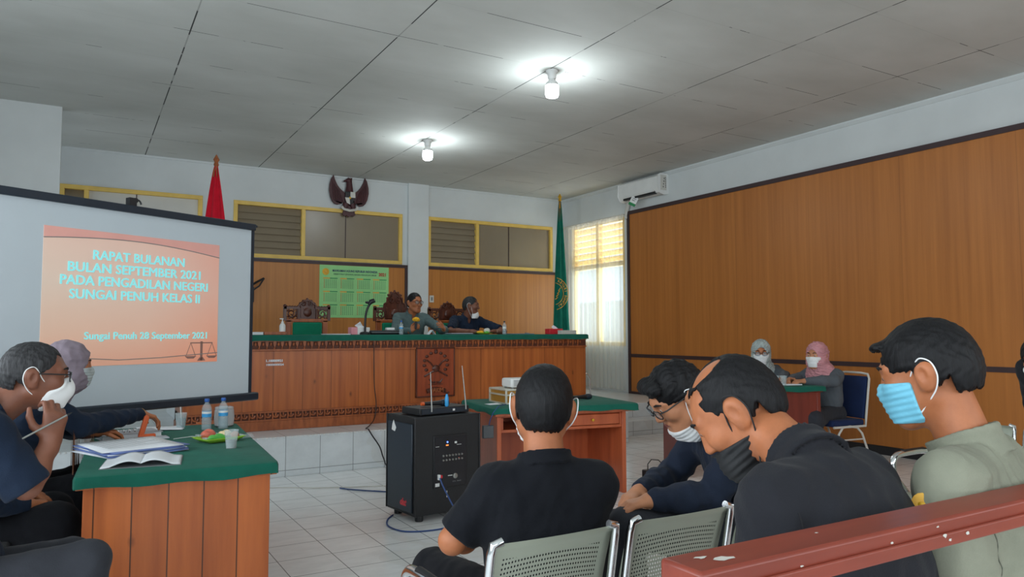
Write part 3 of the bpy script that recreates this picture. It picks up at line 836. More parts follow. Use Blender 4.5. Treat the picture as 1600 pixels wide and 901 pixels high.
obj('screen_border', MB().box(-2.46, -2.43, -.008, .008, .90, 2.27).box(-.028, .0, -.008, .008, .90, 2.27), M['navy_metal'], t)
obj('top_bar', MB().box(-2.49, .0, -.03, .03, 2.24, 2.292).box(0, .03, -.012, .012, 2.268, 2.288), M['navy_metal'], t, .006)
obj('bottom_bar', MB().box(-2.50, .055, -.035, .035, .868, .93), M['navy_metal'], t, .012)
obj('hanger', MB().box(-1.07, -1.02, -.03, .02, 2.29, 2.345).tube(arc((-1.0, 2.31), .03, 0, math.pi, 8), .006, 6).ball((-1.01, 0, 2.335), .018), M['black'], t)
obj('stand_pole', MB().tube([(-1.2, .06, .25), (-1.2, .06, 2.27)], .016, 10), M['steel'], t)
for a in (0.5, 2.6, 4.7):
    obj('leg', MB().tube([(-1.2, .06, .55), (-1.2 + .5 * math.cos(a), .06 + .5 * math.sin(a), .015)], .012, 8), M['steel'], t)
sl = obj('slide', MB().box(-1.608, -.327, -.0065, -.004, 1.19, 2.087), M['slide'], t)
top = MB()
cv = [(-1.608 + 1.281 * i / 20) for i in range(21)]
cz = lambda s: 2.002 + .052 * math.sin(math.pi * min(1, (s + 1.608) / 1.281 * .9 + .06)) - .02 * ((s + 1.608) / 1.281)
top.prism([(s, cz(s)) for s in cv] + [(-.327, 2.087), (-1.608, 2.087)], -.0072, -.0064)
obj('slide_band', top, M['slide_red'], sl)
obj('slide_curve', MB().tube([(s, -.007, cz(s)) for s in cv], .0035, 5), M['slide_grey'], sl)
obj('slide_curve', MB().tube([(-1.608, -.007, 1.262), (-1.1, -.007, 1.225), (-.8, -.007, 1.232), (-.327, -.007, 1.258)], .003, 5), M['slide_grey'], sl)
for body, xc, zb, wd in (('RAPAT BULANAN', -.96, 1.897, .668), ('BULAN SEPTEMBER 2021', -.966, 1.810, .963), ('PADA PENGADILAN NEGERI', -.962, 1.723, 1.073), ('SUNGAI PENUH KELAS II', -.964, 1.633, .947)):
    obj('slide_text', moved(heavy(text_mb(body, .088, width=wd), .0026), TR((xc, -.0075, zb))), M['slide_text'], sl)
obj('slide_text', moved(heavy(text_mb('Sungai Penuh 28 September 2021', .068, width=.914), .0018), TR((-.874, -.0075, 1.367))), M['slide_text'], sl)
ss = MB().box(-.475, -.455, -.0072, -.0064, 1.2, 1.345).prism([(-.5, 1.2), (-.43, 1.2), (-.45, 1.225), (-.48, 1.225)], -.0072, -.0064).box(-.56, -.37, -.0072, -.0064, 1.33, 1.338)
for s in (-1, 1):
    c = -.465 + s * .09
    for k in (-1, 1): ss.tube([(c, -.007, 1.334), (c + k * .04, -.007, 1.235)], .0022, 4)
    ss.prism([(c - .048, 1.236), (c + .048, 1.236), (c + .025, 1.218), (c - .025, 1.218)], -.0072, -.0064)
obj('slide_scales', ss, M['slide_dark'], sl)

# ------------------------------------------------------------------ tables
# side table of the clerks, with vertical pine boards
RT1 = math.radians(-3.5)
t = thing('side_table', 'orange pine board table under a green cloth, with water bottles on it', 'table', (0.0, 3.80, 0), RT1)
obj('end_panel', MB().box(.03, .83, .02, .045, 0, .72), M['table_pine'], t, .003)
obj('end_panel', MB().box(.03, .83, 1.72, 1.745, 0, .72), M['table_pine'], t, .003)
obj('side_panel', MB().box(.805, .83, .045, 1.72, .1, .72), M['table_pine'], t, .003)
obj('tabletop', MB().box(.0, .86, 0, 1.78, .71, .752), M['table_pine'], t, .004)
clothtop(t, -.012, .872, -.012, 1.79, .712, .772, wav=.005)
# table in the middle, with drawers
T2 = (2.92, 5.26); R2Z = math.atan2(-.22, 1.33)
t = thing('desk', 'reddish wooden desk with a drawer under a green cloth in the middle of the floor', 'desk', (T2[0], T2[1], 0), R2Z)
LX = 1.36; DY = .90
clothtop(t, -.01, LX, -.01, DY, .735, .79, wav=.006)
obj('tabletop', MB().box(.02, LX - .03, .02, DY - .03, .72, .772), M['table_red'], t, .004)
for xx in (.06, LX - .09 - .035):
    obj('leg_panel', MB().box(xx, xx + .04, .09, DY - .1, 0, .72), M['table_red'], t, .004)
obj('apron', MB().box(.10, LX - .125, .10, .12, .575, .60).box(.10, LX - .125, .10, .12, .70, .72).box(.60, .63, .10, .12, .60, .70).box(.10, .12, .10, .12, .6, .7).box(LX - .145, LX - .125, .10, .12, .6, .7), M['table_red'], t, .003)
obj('shelf', MB().box(.10, LX - .125, .12, DY - .15, .575, .59), M['table_red'], t)
dr = obj('drawer', MB().box(.64, LX - .15, .092, .4, .605, .697), M['table_red'], t, .005)
obj('drawer_knob', MB().lathe([(.006, 0), (.006, .012), (.013, .016), (.012, .026), (.002, .03)], (0, 0, 0), 14, TR((.94, .092, .65)) @ RX(D2)), M['gold'], dr)
obj('modesty_panel', MB().box(.10, LX - .125, DY - .14, DY - .12, .12, .72), M['table_red'], t)
# table of the two women
T3 = (5.03, 5.34); R3Z = math.atan2(-.49, 1.52)
t = thing('women_table', 'dark maroon wooden table under a green cloth where two women sit by the wall', 'table', (T3[0], T3[1], 0), R3Z)
clothtop(t, -.01, 1.61, -.01, .56, .81, .862, wav=.004)
obj('tabletop', MB().box(.02, 1.58, .02, .53, .80, .845), M['table_maroon'], t, .004)
for xx in (.04, 1.53): obj('leg_panel', MB().box(xx, xx + .04, .05, .50, 0, .80), M['table_maroon'], t, .004)
obj('front_panel', MB().box(.08, 1.53, .05, .075, .12, .80), M['table_maroon'], t, .004)

# ------------------------------------------------------------------ wooden rail in front of the camera
t = thing('wooden_rail', 'red-brown painted wooden rail with chipped paint in the foreground', 'railing', (.72, .73, 0))
obj('top_rail', MB().box(0, 3.2, 0, .082, 1.035, 1.082), M['rail'], t, .006)
obj('end_post', MB().box(.0, .07, .008, .074, 0, 1.035), M['rail'], t, .006)
obj('front_strip', MB().box(.0, 3.2, -.006, .0, 1.035, 1.058), M['rail'], t, .003)
obj('stub', MB().box(.075, .125, .012, .07, .985, 1.02), M['rail'], t, .005)
rnd = random.Random(3)
def blob(x, y, z, r, face):
    ch = MB()
    pts = []
    for k in range(9):
        a = 2 * math.pi * k / 9; q = r * rnd.uniform(.5, 1.2)
        pts.append((q * math.cos(a), q * math.sin(a) * .5))
    if face == 'f': ch.add([(x + a, y - .0068 if z < 1.058 else y - .0006, z + b) for a, b in pts], [tuple(range(9))])
    else: ch.add([(x + a, y + b, z + .0006) for a, b in pts], [tuple(range(9))])
    obj('paint_chip', ch, M['offwhite'], t)
blob(.56, 0, 1.055, .008, 'f'); blob(.575, 0, 1.046, .005, 'f'); blob(.55, 0, 1.070, .004, 'f'); blob(.63, 0, 1.05, .006, 'f'); blob(.2, 0, 1.06, .004, 'f'); blob(.42, 0, 1.062, .004, 'f')
blob(.075, .03, 1.082, .018, 't'); blob(.05, .05, 1.082, .012, 't'); blob(.3, .05, 1.082, .005, 't')

# ------------------------------------------------------------------ steel waiting benches
def bench_seat(x, y, label, row, rz=0.0):
    t = thing('steel_chair', label, 'chair', (x, y, 0), rz, row)
    w = .205
    def back(u, v):
        z = .44 + .40 * v; yy = -.015 - .085 * v + .02 * math.sin(v * math.pi)
        if v > .93: yy -= .012 * (v - .93) / .07
        return (-w + 2 * w * u, yy + .012 * (2 * u - 1) ** 2, z)
    o = obj('back', MB().grid(back, 14, 16), M['perf'], t, solid=.0008)
    def seat(u, v):
        y_ = .02 + .45 * v; z = .425 + .018 * (2 * v - 1) ** 2 - (.04 * max(0, v - .85) / .15)
        return (-w + 2 * w * u, y_, z)
    obj('seat', MB().grid(seat, 14, 14), M['perf'], t, solid=.0008)
    for s in (-1, 1):
        xx = s * (w + .004)
        tb = [(xx, .46, .40), (xx, .2, .41), (xx, .04, .42), (xx, -.01, .46), (xx, -.055, .62), (xx, -.092, .812), (xx * .985, -.098, .838), (xx - s * .03, -.10, .845)]
        obj('side_frame', MB().tube(tb, .0125, 10), M['chrome'], t)
    return t
def steel_bench(label, x, y, n, arm_at, pitch, name_group, labels, rz=0.0):
    t = thing('bench_frame', label, 'bench frame', (x, y, 0), rz)
    L = pitch * n
    obj('beam', MB().box(-.02, L + .02, .15, .21, .33, .385), M['steel'], t, .004)
    for xx in (.15, L - .15):
        obj('leg', MB().box(xx - .025, xx + .025, .14, .20, .05, .33).tube([(xx, -.12, .03), (xx, .17, .06), (xx, .46, .03)], .022, 8), M['chrome'], t)
    for xx in arm_at:
        ar = [(xx, .0, .63), (xx, .10, .655), (xx, .32, .655), (xx, .40, .64), (xx, .425, .59), (xx, .40, .52), (xx, .33, .45), (xx, .26, .385)]
        obj('armrest', MB().tube(smooth_line(ar), .019, 12), M['chrome'], t)
        obj('arm_pad', MB().tube([(xx, .02, .638), (xx, .10, .664), (xx, .32, .664)], .016, 8), M['black'], t)
    for k in range(n): bench_seat(x + math.cos(rz) * pitch * (k + .5), y + math.sin(rz) * pitch * (k + .5), labels[k], name_group, rz)
PIT = .475
steel_bench('chrome legs and armrests of the bench under the man in the black polo', .93, 1.835, 3, (0, 3 * PIT), PIT, 'perforated steel chairs of the front bench',
            ['grey perforated steel chair directly behind the man in the black polo', 'grey perforated steel chair between the polo man and the balding man', 'grey perforated steel chair hidden beyond the balding man'])
t = thing('wooden_bench', 'plain wooden seat bench under the two men behind the rail', 'bench', (1.15, .86, 0))
obj('seat_board', MB().box(0, 1.5, 0, .40, .40, .44), M['table_red'], t, .006)
for xx in (.1, 1.36): obj('leg', MB().box(xx, xx + .05, .03, .37, 0, .40), M['table_red'], t, .004)
steel_bench('chrome bench frame with a curved armrest beyond the uniformed man', 4.73, 1.31, 3, (0, 3 * PIT), PIT, 'perforated steel chairs of the side bench',
            ['grey perforated steel chair at the near end of the side bench', 'grey perforated steel chair under the person cut off by the photo edge', 'empty grey steel chair beside the curved chrome armrest'], D2)

# blue chairs of the two women
def blue_chair(x, y, rz, label, fm='offwhite', sm='navy_seat', nm='blue_chair', grp='blue padded chairs with light metal frames'):
    t = thing(nm, label, 'chair', (x, y, 0), rz, grp)
    obj('seat', MB().box(-.21, .21, -.02, .42, .43, .50), M[sm], t, .025, seg=3)
    def bk(u, v):
        return (-.195 + .39 * u, -.03 - .07 * v + .03 * math.sin(math.pi * u) * -.4, .50 + .44 * v)
    obj('backrest', MB().grid(bk, 8, 8), M[sm], t, solid=.04, bevel=.01)
    fr = [(-.22, .42, .43), (-.22, -.02, .43), (-.22, -.03, .52), (-.22, -.09, .92), (-.19, -.105, .965), (-.1, -.108, .975), (.1, -.108, .975), (.19, -.105, .965), (.22, -.09, .92), (.22, -.03, .52), (.22, -.02, .43), (.22, .42, .43)]
    obj('frame', MB().tube(fr, .012, 8), M[fm], t)
    for s in (-1, 1):
        lg = [(s * .23, .44, .0), (s * .225, .36, .36), (s * .22, .30, .425), (s * .22, .20, .435), (s * .22, .10, .42), (s * .225, .04, .36), (s * .23, -.10, .0)]
        obj('leg_frame', MB().tube(lg, .0115, 8), M[fm], t)
        obj('leg_brace', MB().tube([(s * .226, .38, .30), (s * .226, .02, .30)], .008, 6), M[fm], t)
    return t
blue_chair(7.12, 5.02, math.radians(82), 'blue padded chair with white tube frame under the woman in the pink scarf')
blue_chair(6.74, 5.93, math.radians(150), 'blue padded chair with white tube frame behind the woman in the grey scarf')

# ------------------------------------------------------------------ portable speaker with receiver and microphones
t = thing('portable_speaker', 'black portable loudspeaker box with a rear control panel standing on the floor', 'speaker', (2.165, 5.10, 0), math.radians(7))
SW, SD, SH = .58, .44, .775
obj('cabinet', MB().box(0, SW, 0, SD, .045, SH), M['black_soft'], t, .012, seg=3)
tr = MB()
for x in (0, SW):
    for y in (0, SD): tr.box(x - .006, x + .006, y - .006, y + .006, .05, SH)
obj('edge_trim', tr, M['black'], t, .003)
obj('side_grille', MB().box(-.012, 0, .03, SD - .03, .07, SH - .05), M['navy_metal'], t, .006)
for x in (.07, SW - .07):
    for y in (.06, SD - .06):
        obj('foot', MB().lathe([(.03, 0), (.032, .02), (.03, .046)], (x, y, 0), 14), M['black'], t)
cp = obj('control_panel', MB().box(.155, .455, -.008, .0, .235, .63), M['black'], t, .004)
obj('panel_face', MB().box(.165, .445, -.011, -.007, .245, .62), plain('panel_dark', S(24, 26, 32), .3), cp)
kn = MB()
for r in range(2):
    for k in range(7): kn.lathe([(.008, 0), (.007, .012), (.001, .013)], (0, 0, 0), 10, TR((.235 + k * .028, -.011, .475 - r * .033)) @ RX(D2))
obj('mixer_knobs', kn, M['steel'], cp)
obj('led', MB().ball((.275, -.012, .575), (.007, .004, .007)), emis('blue_led', (.1, .2, 1, 1), 3), cp)
obj('led', MB().box(.262, .284, -.013, -.010, .548, .556), emis('orange_led', (1, .25, .05, 1), 1.5), cp)
obj('led', MB().ball((.378, -.012, .442), (.008, .005, .008)), emis('red_led', (1, .1, .04, 1), 2), cp)
obj('button_row', MB().box(.34, .36, -.013, -.010, .56, .575).box(.17, .20, -.013, -.010, .545, .548).box(.36, .40, -.013, -.010, .548, .551).box(.28, .32, -.013, -.010, .32, .325), M['white'], cp)
obj('socket', MB().lathe([(.02, 0), (.02, .006), (.012, .008), (.001, .008)], (0, 0, 0), 14, TR((.345, -.011, .315)) @ RX(D2)), M['steel'], cp)
obj('panel_print', moved(text_mb('VOL  BASS', .014, width=.08, ext=.0004), TR((.36, -.012, .27))), M['grey'], cp)
obj('plug', MB().box(.187, .205, -.03, -.008, .30, .34), M['white'], cp, .003)
obj('plug', MB().box(.207, .222, -.03, -.008, .312, .335), M['red'], cp, .003)
obj('label_sticker', MB().box(.168, .205, -.012, -.010, .25, .275), M['white'], cp)
obj('lower_latch', MB().box(.272, .280, -.004, .002, .16, .21), M['chrome'], t)
obj('badge', moved(text_mb('dat', .07, bold=.003, shear=.35, width=.10), TR((-.013, .16, .115)) @ RZ(-D2) @ TR((0, 0, 0))), M['red'], t)
obj('torn_label', MB().prism([(0, 0), (.05, -.01), (.07, .02), (.045, .05), (.03, .075), (.012, .045)], -.001, .001, TR((-.0135, .34, .66)) @ RZ(-D2)), M['white'], t)
t = thing('wireless_receiver', 'flat black wireless microphone receiver with two antennas on top of the speaker', 'receiver', (2.165 + .06, 5.16, SH), math.radians(9))
obj('case', MB().box(0, .46, 0, .26, .006, .058), M['black'], t, .005)
obj('front_panel', MB().box(.02, .44, -.004, 0, .014, .05), M['navy_metal'], t)
obj('port', MB().box(.30, .32, -.006, -.003, .026, .042), M['white'], t)
for x, top_ in ((.10, (.115, .03, .33)), (.42, (.405, .02, .37))):
    obj('antenna', MB().tube([(x, -.012, .03), (x, -.012, .06), top_], [.007, .006, .003], 8), M['steel'], t)
for x, y in ((.04, .04), (.42, .04), (.04, .22), (.42, .22)): obj('foot', MB().lathe([(.012, 0), (.012, .007)], (x, y, 0), 10), M['black'], t)
def handmic(label, loc, rz, ring=True, L=.24):
    t = thing('microphone', label, 'microphone', loc, rz)
    obj('handle', MB().lathe([(.010, 0), (.014, .004), (.017, .10), (.021, .165)], n=16, T=TR((0, 0, .024)) @ RY(D2)), M['black'], t)
    obj('grille', MB().lathe([(.021, .165), (.026, .175), (.027, .205), (.022, .23), (.001, .238)], n=16, T=TR((0, 0, .024)) @ RY(D2)), M['navy_metal'], t)
    if ring: obj('end_ring', MB().lathe([(.0135, -.012), (.0145, 0), (.015, .012)], n=16, T=TR((0, 0, .024)) @ RY(D2)), M['orange'], t)
    return t
handmic('black wireless microphone with an orange end lying on the receiver', (2.30, 5.28, SH + .058), .10)
t = thing('blue_marker', 'small bright blue upright cap on the receiver next to the microphone', 'cap', (2.49, 5.245, SH + .058))
obj('cap_body', MB().lathe([(.012, 0), (.016, .01), (.016, .06), (.010, .085), (.006, .095)], n=14), M['sky_blue'], t)
# charger on the desk edge with a blue lead
t = thing('power_adapter', 'grey power adapter hanging by a blue lead at the desk corner beside the speaker', 'adapter', (2.93, 5.40, .60), R2Z)
obj('adapter_body', MB().box(-.075, .02, -.125, -.09, -.05, .055), plain('clear_grey_adapter', S(74, 78, 82), .35), t, .008)
obj('lead', MB().tube([(-.02, -.11, .05), (-.015, -.13, .10), (.0, -.16, .16), (.05, -.14, .205), (.10, -.05, .203), (.2, .08, .199)], .004, 6), M['cable_blue'], t)

# ------------------------------------------------------------------ on the desk: paper, case, projector, microphone
def t2(x, y): 
    c, s = math.cos(R2Z), math.sin(R2Z); return (T2[0] + c * x - s * y, T2[1] + s * x + c * y)
ZD = .79
p = t2(.12, .35)
t = thing('paper_slip', 'small white paper slip beside the golden metal case', 'paper', (p[0], p[1], ZD))
obj('sheet', MB().grid(lambda u, v: (-.06 + .12 * u, -.05 + .1 * v, .002 + .004 * u * v), 4, 4), M['paper'], t, solid=.001)
p = t2(.22, .30)
t = thing('metal_case', 'golden metal case with silver edges on the desk under the projector', 'case', (p[0], p[1], ZD), R2Z + .1)
CW, CD, CH = .25, .33, .125
obj('shell', MB().box(.006, CW - .006, .006, CD - .006, .006, CH - .006), plain('gold_panel', S(178, 130, 54), .4, .3, scale=4), t)
ed = MB()
for x in (0, CW):
    for y in (0, CD): ed.box(x - .008, x + .008, y - .008, y + .008, 0, CH)
for z in (.004, CH * .62, CH - .004):
    for y in (0, CD): ed.box(0, CW, y - .008, y + .008, z - .007, z + .007)
    for x in (0, CW): ed.box(x - .008, x + .008, 0, CD, z - .007, z + .007)
ed.box(0, CW, 0, CD, CH - .004, CH + .002)
obj('edge_profile', ed, plain('silver_edge', S(206, 204, 190), .35, .4), t, .002)
obj('latch', MB().box(CW * .72, CW * .84, -.014, 0, .03, .10), M['white'], t, .003)
p2 = t2(.29, .36)
t = thing('projector', 'small white projector with grey vents standing on the golden case', 'projector', (p2[0], p2[1], ZD + CH + .004), R2Z + .1)
obj('housing', MB().box(0, .20, 0, .20, .006, .085), M['white'], t, .018, seg=3)
vs_ = MB()
for k in range(5): vs_.box(.025, .11, -.002, .004, .022 + k * .011, .027 + k * .011)
obj('vent', vs_, M['grey'], t)
obj('lens', MB().lathe([(.03, 0), (.03, .02), (.022, .024), (.001, .02)], n=18, T=TR((.1, .19, .045)) @ RX(-D2)), M['black'], t)
for x, y in ((.03, .03), (.17, .03), (.03, .17), (.17, .17)): obj('foot', MB().lathe([(.012, -.002), (.012, .008)], (x, y, 0), 10), M['grey'], t)
p = t2(.92, .42)
handmic('black microphone lying on the green desk cloth right of the polo man\'s head', (p[0], p[1], ZD), .2, False)

# ------------------------------------------------------------------ small things on the clerks' table
def t1(x, y):
    c, s = math.cos(RT1), math.sin(RT1); return (0.0 + c * x - s * y, 3.80 + s * x + c * y)
ZT = .772
def sheets(name, label, cat, loc, rz, w, d, n, th, mat, jit, under=None):
    t = thing(name, label, cat, loc, rz)
    rn = random.Random(hash(label) % 1000 if False else len(label))
    z = 0.0
    for k in range(n):
        m_ = mat if not isinstance(mat, (list, tuple)) else mat[k % len(mat)]
        a = rn.uniform(-jit, jit); dx = rn.uniform(-jit, jit) * .12; dy = rn.uniform(-jit, jit) * .12
        zc = z
        o = MB().grid(lambda u, v: (-w / 2 + w * u, -d / 2 + d * v, zc + th / 2 + .003 * (2 * u - 1) ** 4 * (k % 2)), 6, 6, TR((dx, dy, 0)) @ RZ(a))
        obj('sheet', o, M[m_], t, solid=th * .9)
        z += th + .0008
    return t
tp = sheets('paper_stack', 'stack of white printed sheets with blue sheets below on the near table', 'papers', (.255, 4.50, ZT), math.radians(20), .40, .46, 7, .0045, ['paper', 'paper_blue', 'paper_blue', 'paper', 'paper_blue', 'paper_blue', 'paper'], .10)
pr = MB()
for k in range(9): pr.box(-.16, -.16 + (.3 if k % 3 else .22), .17 - k * .035, .174 - k * .035, 0, .0006)
pr.box(.10, .15, .195, .203, 0, .0006)
obj('print_lines', moved(pr, TR((.0, 0, .0400))), M['grey'], tp)
t = thing('open_notebook', 'open notebook with white pages lying face up near the table edge', 'notebook', (.285, 4.06, ZT), math.radians(-8))
def page(side):
    def fn(u, v):
        h = .022 * math.sin(min(1, u * 1.25) * math.pi) * (1 - .5 * u) + .014 * (1 - u) + .004
        return (side * .17 * u, -.14 + .28 * v, h)
    return MB().grid(fn, 14, 6)
for s in (-1, 1):
    def blk(u, v, s=s):
        return page(s)
    o = obj('pages', page(s), M['paper'], t, solid=.004)
obj('cover', MB().box(-.175, .175, -.145, .145, 0, .003), M['grey'], t)
t = thing('ledger', 'thick pale binder lying under the woman\'s left hand', 'binder', (.27, 5.12, ZT), math.radians(12))
obj('cover', MB().box(-.17, .17, -.12, .12, 0, .004).box(-.17, .17, -.12, .12, .026, .030), plain('binder_cover', S(176, 180, 186), .5), t, .002)
obj('pages', MB().box(-.165, .16, -.115, .115, .004, .026), M['paper'], t)
rg = MB()
for k in range(5): rg.tube([(q[0] * 1 - .06 + k * .03, q[1], q[2] + .03) for q in [(0, -.02 + .02 * math.cos(a), .016 * math.sin(a)) for a in [math.pi * i / 8 for i in range(9)]]], .003, 6)
obj('binder_ring', rg, M['chrome'], t)
t = thing('open_magazine', 'white sheets fanned out below the reaching hand', 'papers', (.47, 5.38, ZT), math.radians(-5))
for k in range(3): obj('sheet', MB().grid(lambda u, v: (-.13 + .26 * u, -.09 + .18 * v, .003 + k * .005 + .006 * math.sin(u * 3 + k)), 8, 4, RZ(.12 * k)), M['paper'], t, solid=.002)
t = thing('paper_tray', 'thin grey tray holding the orange stapler', 'tray', (.36, 4.93, ZT), math.radians(6))
obj('plate', MB().box(-.12, .12, -.05, .05, .0, .010), plain('pale_tray', S(186, 192, 200), .4), t, .004)
t = thing('stapler', 'orange stapler standing open with one arm pointing up', 'stapler', (.35, 4.93, ZT + .010), math.radians(10))
obj('base_arm', MB().box(-.035, .06, -.014, .014, 0, .022), M['orange'], t, .006)
obj('upper_arm', MB().prism([(-.035, .018), (-.005, .018), (.022, .115), (.018, .13), (.006, .135), (-.004, .125)], -.012, .012), M['orange'], t, .004)
def bottle(loc, label, grp, sc=1.0, capm='blue', lab='sky_blue'):
    t = thing('water_bottle', label, 'bottle', loc, 0, grp)
    pf = [(.028, 0), (.031, .004), (.031, .03), (.029, .036), (.031, .042), (.031, .075), (.029, .080), (.0295, .082), (.0295, .122), (.031, .125), (.031, .135), (.027, .152), (.015, .172), (.0125, .176), (.0125, .186)]
    obj('body', MB().lathe([(r * sc, z * sc) for r, z in pf], n=24), M['clear'], t)
    obj('water', MB().lathe([(r * sc * .94, z * sc + .001) for r, z in pf[:11]], n=24), M['water'], t)
    l = obj('label', MB().lathe([(.0302 * sc, .084 * sc), (.0302 * sc, .121 * sc)], n=24, close=False), M[lab], t)
    obj('label_band', MB().lathe([(.0306 * sc, .106 * sc), (.0306 * sc, .120 * sc)], n=24, close=False), M['white'], l)
    obj('cap', MB().lathe([(.0145 * sc, .182 * sc), (.0155 * sc, .184 * sc), (.0155 * sc, .200 * sc), (.013 * sc, .203 * sc)], n=24), M[capm], t)
    return t
bottle((.735, 5.22, ZT), 'blue-capped water bottle nearer the plastic cup, first of the pair on the near table', 'water bottles', 1.0)
bottle((.84, 5.235, ZT), 'blue-capped water bottle of the pair farther from the plastic cup, next to the brown jar', 'water bottles', 1.0)
def cup(loc, label, fill=.05, straw=False, tint='water'):
    t = thing('plastic_cup', label, 'cup', loc, 0, 'clear plastic cups')
    obj('wall', MB().lathe([(.026, 0), (.027, .002), (.0375, .098), (.039, .10), (.0385, .101), (.0365, .098), (.0258, .004)], n=24, close=False), M['cup'], t)
    obj('bottom', MB().lathe([(.001, .003), (.026, .003)], n=24, close=False), M['cup'], t)
    if fill: obj('drink', MB().lathe([(.0255, .005), (.0255 + .011 * fill / .1, fill)], n=24), M[tint], t)
    if straw: obj('straw', MB().tube([(.005, 0, .02), (-.004, .01, .14)], .003, 6), M['white'], t)
M['dark_drink'] = glass('dark_drink', (.42, .40, .34, 1), .5, .1)
cup((.60, 5.40, ZT), 'clear plastic water cup with a straw near the reaching hand', .065, True)
cup((.735, 4.30, ZT), 'clear plastic cup with a dark drink at the snack plate', .045, False, 'dark_drink')
t = thing('snack_plate', 'lime green square snack plate beside the dark drink', 'plate', (.72, 4.62, ZT), math.radians(20))
def plf(u, v):
    x = -.12 + .24 * u; y = -.09 + .18 * v; e = max(abs(2 * u - 1), abs(2 * v - 1))
    return (x, y, .004 + .024 * max(0, (e - .7) / .3))
obj('dish', MB().grid(plf, 14, 14), M['lime'], t, solid=.003)
def snack(label, dx, dy, r, mat, rz, cat='snack'):
    x, y = .72 + dx, 4.62 + dy
    t = thing('wrapped_snack', label, cat, (x, y, ZT + .007), rz)
    rn = random.Random(int(dx * 1000) + 77)
    mb = MB().ball((0, 0, r[2]), r, n=20, m=12)
    mb.v = [(a * (1 + .12 * math.sin(b * 90 + a * 60)), b * (1 + .1 * math.sin(a * 80)), max(0.0, c + .004 * math.sin(a * 120 + b * 70))) for a, b, c in mb.v]
    obj('filling', mb, M[mat], t)
    wr = MB()
    for s in (-1, 1):
        wr.grid(lambda u, v: (s * (r[0] * .85 + .025 * u), (-.5 + v) * .03 * (1 + u), r[2] + .006 * math.sin(v * 14)), 4, 8)
    obj('wrapper_end', wr, M['cup'], t, solid=.0008)
M['bread'] = plain('brown_bread', S(196, 120, 76), .6, var=.25, scale=40)
M['bread_red'] = plain('reddish_wrapper', S(206, 104, 84), .4, var=.3, scale=60)
M['leaf'] = plain('leaf_green_wrap', S(88, 176, 76), .4, var=.2, scale=30)
M['pale_snack'] = plain('pale_cake', S(226, 206, 160), .6, var=.15, scale=40)
snack('reddish brown bun in clear wrap on the green plate', -.055, .045, (.045, .035, .03), 'bread_red', .4)
snack('pale yellow cake on the green plate behind the dark drink', .04, .04, (.04, .033, .026), 'pale_snack', -.3)
snack('leaf-green wrapped roll across the front of the green plate', -.015, -.035, (.06, .022, .02), 'leaf', .35)
snack('brown cake piece at the far end of the green plate', .085, -.005, (.025, .03, .022), 'bread', .1)
t = thing('plastic_wrapper', 'crumpled clear wrapper at the table edge behind the snack plate', 'wrapper', (.87, 4.70, ZT), .3)
obj('film', MB().grid(lambda u, v: (-.05 + .1 * u, -.05 + .1 * v, .004 + .02 * abs(math.sin(u * 7 + v * 3)) * math.sin(v * 3.1)), 16, 16), M['cup'], t)
t = thing('drinking_straw', 'thin white bent straw lying on the green cloth', 'straw', (.56, 4.86, ZT))
obj('tube', MB().tube([(-.06, -.02, .003), (-.01, .01, .003), (.05, .02, .006), (.07, .0, .003)], .0022, 6), M['white'], t)
t = thing('plastic_jar', 'brown translucent plastic jar at the far end of the near table', 'jar', (.865, 5.35, ZT))
obj('body', MB().lathe([(.05, 0), (.062, .01), (.066, .06), (.062, .11), (.056, .115)], n=24), M['brown_jar'], t)
obj('lid', MB().lathe([(.058, .112), (.06, .115), (.06, .13), (.05, .134)], n=24), M['brown_jar'], t)
t = thing('cardboard_box', 'pale cardboard box on a low stool behind the near table, below the screen', 'box', (.75, 5.78, .47), math.radians(24))
obj('carton', MB().box(-.36, .12, 0, .30, 0, .24), M['card'], t, .004)
obj('flap', MB().box(-.36, .12, -.004, 0, .17, .24), M['card'], t)
t = thing('wooden_stool', 'wooden stool carrying the cardboard box below the screen', 'stool', (.75, 5.78, 0), math.radians(24))
obj('seat', MB().box(-.38, .33, -.02, .32, .43, .47), M['table_red'], t, .005)
for x, y in ((-.34, .02), (.29, .02), (-.34, .28), (.29, .28)): obj('leg', MB().box(x - .02, x + .02, y - .02, y + .02, 0, .43), M['table_red'], t, .003)
t = thing('small_crate', 'small orange-brown wooden box next to the cardboard box', 'box', (.75, 5.78, .47), math.radians(24))
obj('crate_body', MB().box(.14, .30, .02, .22, 0, .25), M['table_pine'], t, .004)
obj('crate_lid', MB().box(.13, .31, .01, .23, .25, .265), M['table_pine'], t, .003)

# ------------------------------------------------------------------ things on the judges' bench
ZB = 1.39
t = thing('sanitizer_bottle', 'white pump bottle of sanitizer in front of the empty carved chair', 'bottle', (1.93, 8.30, ZB))
obj('body', MB().lathe([(.03, 0), (.033, .01), (.033, .10), (.02, .125), (.012, .13)], n=20), M['white'], t)
obj('pump', MB().lathe([(.014, .128), (.014, .145), (.006, .147), (.006, .17), (.010, .172), (.010, .182)], n=14).box(-.03, .0, -.006, .006, .172, .182), M['white'], t)
t = thing('name_plate', 'long low wooden name block at the screen end of the judges\' bench', 'name plate', (1.72, 8.25, ZB))
obj('block', MB().prism([(-.0, 0), (.25, 0), (.25, .035), (.0, .035)], -.03, .03), M['carve'], t, .004)
obj('white_block', MB().box(-.14, -.01, -.03, .03, 0, .03), M['paper'], t, .002)
t = thing('paper_stack', 'low pile of white papers by the tissue box on the judges\' bench', 'papers', (2.55, 8.35, ZB))
for k in range(3): obj('sheet', MB().box(-.14, .14, -.1, .1, .004 * k, .004 * k + .003, RZ(.06 * k)), M['paper'], t)
t = thing('tissue_box', 'pink and white tissue box beside the gooseneck microphone', 'tissue box', (2.83, 8.36, ZB))
